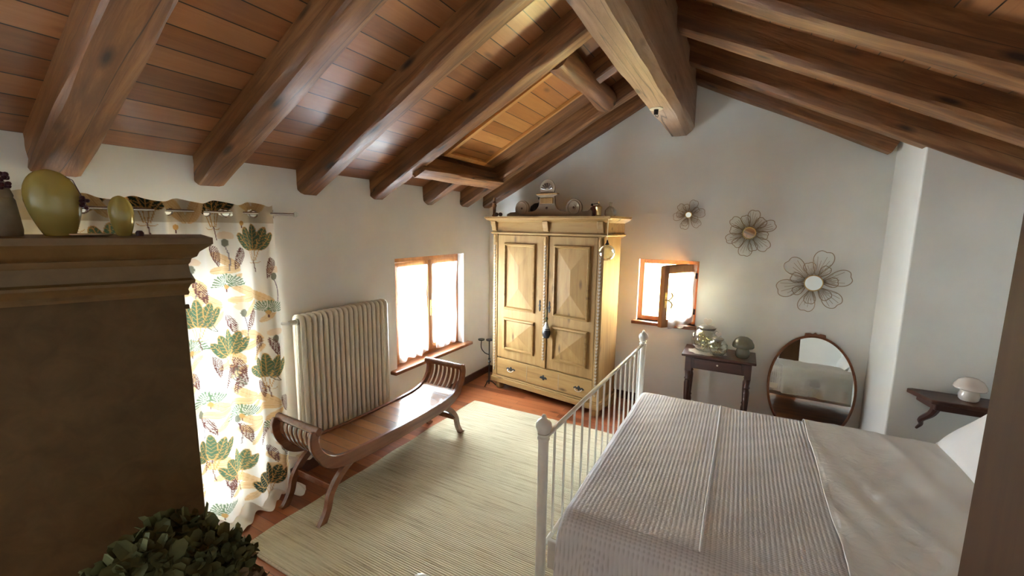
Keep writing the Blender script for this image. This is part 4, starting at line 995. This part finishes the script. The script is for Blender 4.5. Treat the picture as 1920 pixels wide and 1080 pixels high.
# ------------------------------------------------------------------ oval mirror on the floor, leaning
mi = thing('oval_mirror', 'tall oval mirror in thin brown frame leaning on the back wall', 'mirror', (3.66, -.125, 0))
mi.rotation_euler = (-math.radians(6.0), 0, -.02)
rx_, rz_ = .345, .50; N_ = 72
ring = [(rx_*math.cos(a), 0, .505+rz_*math.sin(a)) for a in np.linspace(0, 2*PI, N_+1)[:-1]]
MB().tube(ring, .012, 8, closed=True).build('frame', M['sill_wood'], mi, smooth=True)
MB().prism([((rx_-.004)*math.cos(a), .505+(rz_-.004)*math.sin(a)) for a in np.linspace(0, 2*PI, N_+1)[:-1]], -.003, .006, 'y').build('mirror_glass', M['mirror'], mi)
MB().prism([(-.085, 1.0), (-.08, 1.03), (-.04, 1.035), (-.02, 1.028), (0, 1.045), (.02, 1.028), (.04, 1.035), (.08, 1.03), (.085, 1.0), (0, 1.012)], -.012, .012, 'y').build('crest', M['sill_wood'], mi, bevel=.004)

# ------------------------------------------------------------------ wire flower mirrors
def flower(loc, R, lab, rings, seed, disc, tlt=0):
    r = random.Random(seed); o = thing('wire_flower_mirror', lab, 'wall decoration', loc, 0, 'wire flower mirrors on the back wall')
    MB().lathe([(0, -.0), (disc, -.0), (disc, .006), (0, .006)], (0, -.045, 0), 32, ax='y').build('mirror_disc', M['mirror'], o, rot=(tlt, 0, 0))
    MB().tube([(disc*math.cos(a), -.045, disc*math.sin(a)) for a in np.linspace(0, 2*PI, 33)[:-1]], .005, 6, closed=True).build('disc_rim', M['brass'], o, smooth=True)
    MB().tube([(0, -.036, 0), (0, .03, 0)], .008, 6).build('wall_pin', M['wire'], o)
    for (num, r1, wd, out, a0) in rings:
        for k in range(num):
            a = a0 + 2*PI*k/num + r.uniform(-.06, .06); rr = R*r1*r.uniform(.93, 1.05); hw_ = wd*r.uniform(.9, 1.1)
            def pt(t, s):   # t radial 0..1, s -1..1 sideways
                rad = disc + (rr-disc)*t; aa = a + hw_*s*(.35+.65*math.sin(min(1, t*1.1)*PI*.55))
                return (rad*math.cos(aa), -.045 + .02 - out*math.sin(t*PI*.6) + .01, rad*math.sin(aa))
            b = MB(); n_ = 30; lp = []
            for i in range(n_+1):
                u = i/n_*2-1
                tt = min(1, (1-abs(u)**3.2)*1.0); tt = .02 + .98*tt*(1-.07*math.cos(u*PI*1.0+PI)*0 - .05*(abs(u) < .25)*(1-abs(u)/.25))
                lp.append(pt(tt, u))
            b.tube(lp, .0024 if R < .2 else .0034, 5)
            for i in range(6):
                s = -.7+1.4*i/5; tm = (1-abs(s)**3.2)*r.uniform(.55, .93)
                b.tube([pt(q*tm/6, s) for q in range(7)], .0013 if R < .2 else .0017, 4)
            b.build('petal', M['wire'], o, smooth=True)
flower((2.462, -.032, 2.147), .155, 'smallest wire flower mirror, above the gable window', [(6, 1.0, .52, .02, .2), (5, .75, .5, .035, .6)], 1, .031)
flower((3.03, -.032, 1.971), .225, 'middle sized wire flower mirror with a brown reflection', [(6, 1.0, .48, .015, .35), (6, .78, .46, .04, .85)], 2, .056, -.16)
flower((3.594, -.032, 1.517), .295, 'largest wire flower mirror, above the oval mirror', [(6, 1.0, .50, .015, .3), (7, .66, .42, .045, .1)], 3, .072)

# ------------------------------------------------------------------ pier shelf with mushroom
sf = thing('wall_shelf', 'dark wooden bracket shelf on the front face of the pier', 'shelf', (4.5, PY, .80))
MB().prism([(-.30, 0), (-.335, -.02), (-.27, -.19), (-.255, -.24), (.26, -.24), (.26, 0)], 0, .032, 'z').build('board', M['dark_wood'], sf, bevel=.006)
MB().prism([(-.27, 0), (.24, 0), (.24, -.20), (-.22, -.20)], -.055, 0, 'z').build('apron', M['dark_wood'], sf, bevel=.008)
lp = bez([(-.20, -.17, -.03), (-.215, -.14, -.10), (-.25, -.09, -.17), (-.235, -.05, -.22), (-.245, -.012, -.27)], 5)
MB().tube(lp, [.03-.0012*i*.9 for i in range(len(lp))], 8).build('leg', M['dark_wood'], sf, smooth=True)
mushroom((4.47, PY-.115, .833), 'shiny pinkish white mushroom on the dark wall shelf', .088, .165, M['pearl'])

# ------------------------------------------------------------------ wooden post at right
o = MB().box(3.53, 3.80, -3.86, -3.50, 0, zr(3.80)-.0).build('wooden_post', M['post_wood'], bevel=.006); tag(o, 'broad plain brown wooden post at the right edge of the view', 'post')

# ------------------------------------------------------------------ big dark cupboard at left, seen from its face
ang = math.atan2(.927, .375)        # face runs from the corner back toward the viewer
CB = thing('cupboard', 'large dark brown wooden cupboard with stepped cornice filling the left foreground', 'cupboard', (1.154, -4.082, 0), ang)
# local x runs along the face (negative = toward the picture edge), local +y goes away from the viewer
CZ_ = 1.945; CL = -1.0; CD = .46
MB().box(CL, 0, .0, CD, .06, CZ_-.19).build('body', M['old_wood'], CB, bevel=.004)
MB().box(CL, -.02, .02, CD, 0, .07).build('plinth', M['old_wood'], CB)
pr2 = [(0, CZ_-.215), (-.012, CZ_-.215), (-.016, CZ_-.205), (-.012, CZ_-.195), (-.022, CZ_-.175), (-.034, CZ_-.168), (-.036, CZ_-.158), (-.024, CZ_-.150), (-.020, CZ_-.10), (-.026, CZ_-.092), (-.030, CZ_-.078), (-.046, CZ_-.070), (-.055, CZ_-.052), (-.085, CZ_-.03), (-.095, CZ_-.022), (-.095, CZ_), (0, CZ_)]
b = MB(); vs = []; fs = []; n = len(pr2)
for k in range(4):
    for d, z in pr2:
        vs.append([(CL+d*0, d, z), (-d, d, z), (-d, CD, z), (CL, CD, z)][k] if k < 3 else (CL, CD, z))
for k in range(2):
    for j in range(n-1): fs.append((k*n+j, k*n+j+1, (k+1)*n+j+1, (k+1)*n+j))
b.add(vs[:3*n], fs); b.box(CL, 0, 0, CD, CZ_-.2, CZ_)
b.build('cornice', M['cornice_wood'], CB, smooth=True, fix=False)
MB().box(-.005, .012, -.004, .02, CZ_-.27, CZ_-.255).build('edge_bead', M['old_wood'], CB, bevel=.003)
CM = Matrix.Translation((1.154, -4.082, 0)) @ Matrix.Rotation(ang, 4, 'Z')
def egg(R, H, tilt, loc, name, lab, berries):
    o = thing(name, lab, 'vase', loc)
    prof_ = [(0, 0), (R*.50, 0), (R*.56, H*.02)]
    for i in range(1, 22):
        t = i/22; prof_.append((R*(.55+.45*math.sin(min(1, t/.58)*PI/2)) if t < .58 else R*math.sqrt(max(0, 1-((t-.58)/.42)**2)), H*t))
    prof_ += [(R*.22, H*.985), (R*.08, H*.998), (0, H)]
    b_ = MB().lathe(prof_, n=36, sy=.8); 
    q = b_.build('body', M['ceramic_olive'], o, smooth=True)
    for v in q.data.vertices: v.co.x -= tilt*(v.co.z/H)**1.0*R*.35
    if berries:
        bb = MB(); rr = random.Random(3)
        for i in range(9):
            c = Vector((R*1.02+rr.uniform(-.008, .012), -.03+rr.uniform(-.01, .01), H*.52 + rr.uniform(-.022, .022)))
            bb.lathe([(0, -.0075), (.0053, -.0053), (.0075, 0), (.0053, .0053), (0, .0075)], tuple(c), 8)
        bb.tube([(0, 0, H*.98), (R*.7, -.02, H*.85), (R*1.02, -.03, H*.55)], .0015, 5)
        bb.build('berry_sprig', M['berry'], q, smooth=True)
    return o
zc = CZ_+.001
def cpos(px_, D):
    d = fw + rt2*((px_-960)/F_PX) + up2*(102/F_PX); p = Vector((2.99, -4.887, 2.0)); v = p + d*D; return (v.x, v.y, zc)
def facing(o): o.rotation_euler[2] = YAW+.7; return o
facing(egg(.071, .228, .5, cpos(113, 1.50), 'vase', 'large glossy olive egg shaped vase on the dark cupboard', True))
facing(egg(.037, .148, .3, cpos(233, 1.60), 'vase', 'small glossy olive egg shaped vase on the dark cupboard', False))
gv = thing('bottle_vase', 'grey textured bottle with dark berries cut by the left picture edge', 'vase', cpos(-8, 1.42))
MB().lathe([(0, 0), (.062, 0), (.064, .02), (.055, .12), (.05, .128), (.052, .135), (.042, .17), (.026, .2), (.02, .22), (0, .222)], n=28).build('body', M['ceramic_grey'], gv, smooth=True)
b = MB(); rr = random.Random(5)
for i in range(14):
    b.lathe([(0, -.008), (.0057, -.0057), (.008, 0), (.0057, .0057), (0, .008)], (.036+rr.uniform(-.008, .012), .025+rr.uniform(-.01, .012), .178+rr.uniform(-.02, .028)), 8)
b.tube([(0, 0, .22), (.02, .01, .245), (.036, .024, .2)], .0015, 5)
b.build('berry_sprig', M['berry'], gv, smooth=True)
o = MB().lathe([(0, 0), (.012, 0), (.013, .012), (.008, .02), (0, .021)], n=14).build('berry', M['berry'], smooth=True, loc=cpos(262, 1.6)); tag(o, 'dark dried berry lying beside the small olive vase', 'berry')
o = MB().lathe([(0, 0), (.05, 0), (.06, .004), (.06, .008), (.0, .008)], n=24).build('dish', M['wax'], smooth=True, loc=cpos(170, 1.55)); tag(o, 'shallow pale dish between the two olive vases', 'dish')

# ------------------------------------------------------------------ dried hydrangeas
hy = thing('dried_hydrangeas', 'bunch of dried green brown hydrangea heads in a pot at the bottom left', 'plant', (1.56, -4.387, -.0))
MB().lathe([(0, 0), (.10, 0), (.11, .02), (.13, .30), (.14, .50), (.12, .66), (.09, .74), (.10, .78), (.085, .78), (.0, .70)], n=28).build('tall_pot', M['basket'], hy, smooth=True)
def head(c, R, n, seed, m_):
    q = random.Random(seed); b = MB()
    for i in range(n):
        z = 1-1.5*(i+.5)/n; a = i*2.39996; s = math.sqrt(max(0, 1-z*z)); d = Vector((s*math.cos(a), s*math.sin(a), z))
        d = (d + Vector((q.uniform(-.25, .25), q.uniform(-.25, .25), q.uniform(-.25, .25)))).normalized()
        p = Vector(c) + d*R*q.uniform(.82, 1.04)
        u = d.orthogonal().normalized(); v = d.cross(u); ph = q.uniform(0, 6.28); sz = R*q.uniform(.26, .42)
        for k in range(4):
            aa = ph + k*PI/2 + q.uniform(-.2, .2); e = u*math.cos(aa) + v*math.sin(aa); f_ = d.cross(e)
            L = sz*q.uniform(.8, 1.15); curl = q.uniform(.15, .8)*L
            pts = [p, p+e*L*.45+f_*L*.38+d*curl*.3, p+e*L*.9+f_*L*.30+d*curl, p+e*L*1.08+d*curl*1.1, p+e*L*.9-f_*L*.30+d*curl, p+e*L*.45-f_*L*.38+d*curl*.3, p+e*L*.55+d*curl*.12]
            b.add(pts, [(0, 1, 6), (1, 2, 3, 6), (6, 3, 4, 5), (0, 6, 5)])
    return b.build('flower_head', m_, hy, fix=False, smooth=True)
head((-.02, .02, 0.960), .135, 150, 1, M['hyd']); head((.085, .09, 0.950), .10, 90, 2, M['hyd']); head((-.12, -.07, 0.865), .12, 110, 3, M['hyd'])
head((.13, .10, 0.865), .095, 90, 4, M['hyd2']); head((.03, -.10, 0.865), .13, 120, 5, M['hyd']); head((.16, -.02, 0.825), .10, 80, 6, M['hyd2'])
b = MB()
for (x, y, z) in ((-.02, .02, .95), (.085, .09, .95), (-.12, -.07, .86), (.13, .10, .86), (.03, -.10, .86), (.16, -.02, .82)): b.tube([(x*.2, y*.2, .68), (x*.6, y*.6, .78), (x, y, z)], .005, 6)
b.build('stems', M['hyd2'], hy, smooth=True)

# ------------------------------------------------------------------ newel at the bottom edge
nw = thing('newel_post', 'top of a pale rounded post with dark cap at the bottom edge of the view', 'post', (2.10, -3.88, 0))
MB().lathe([(.03, 0), (.03, .715), (.022, .735), (.028, .75), (.033, .77), (.026, .793), (0, .803)], n=20).build('post', M['white_metal'], nw, smooth=True)
MB().lathe([(0, .0), (.02, .004), (.026, .02), (.02, .036), (0, .04)], (-.036, -.02, .75), 16).build('dark_cap', M['black'], nw, smooth=True)
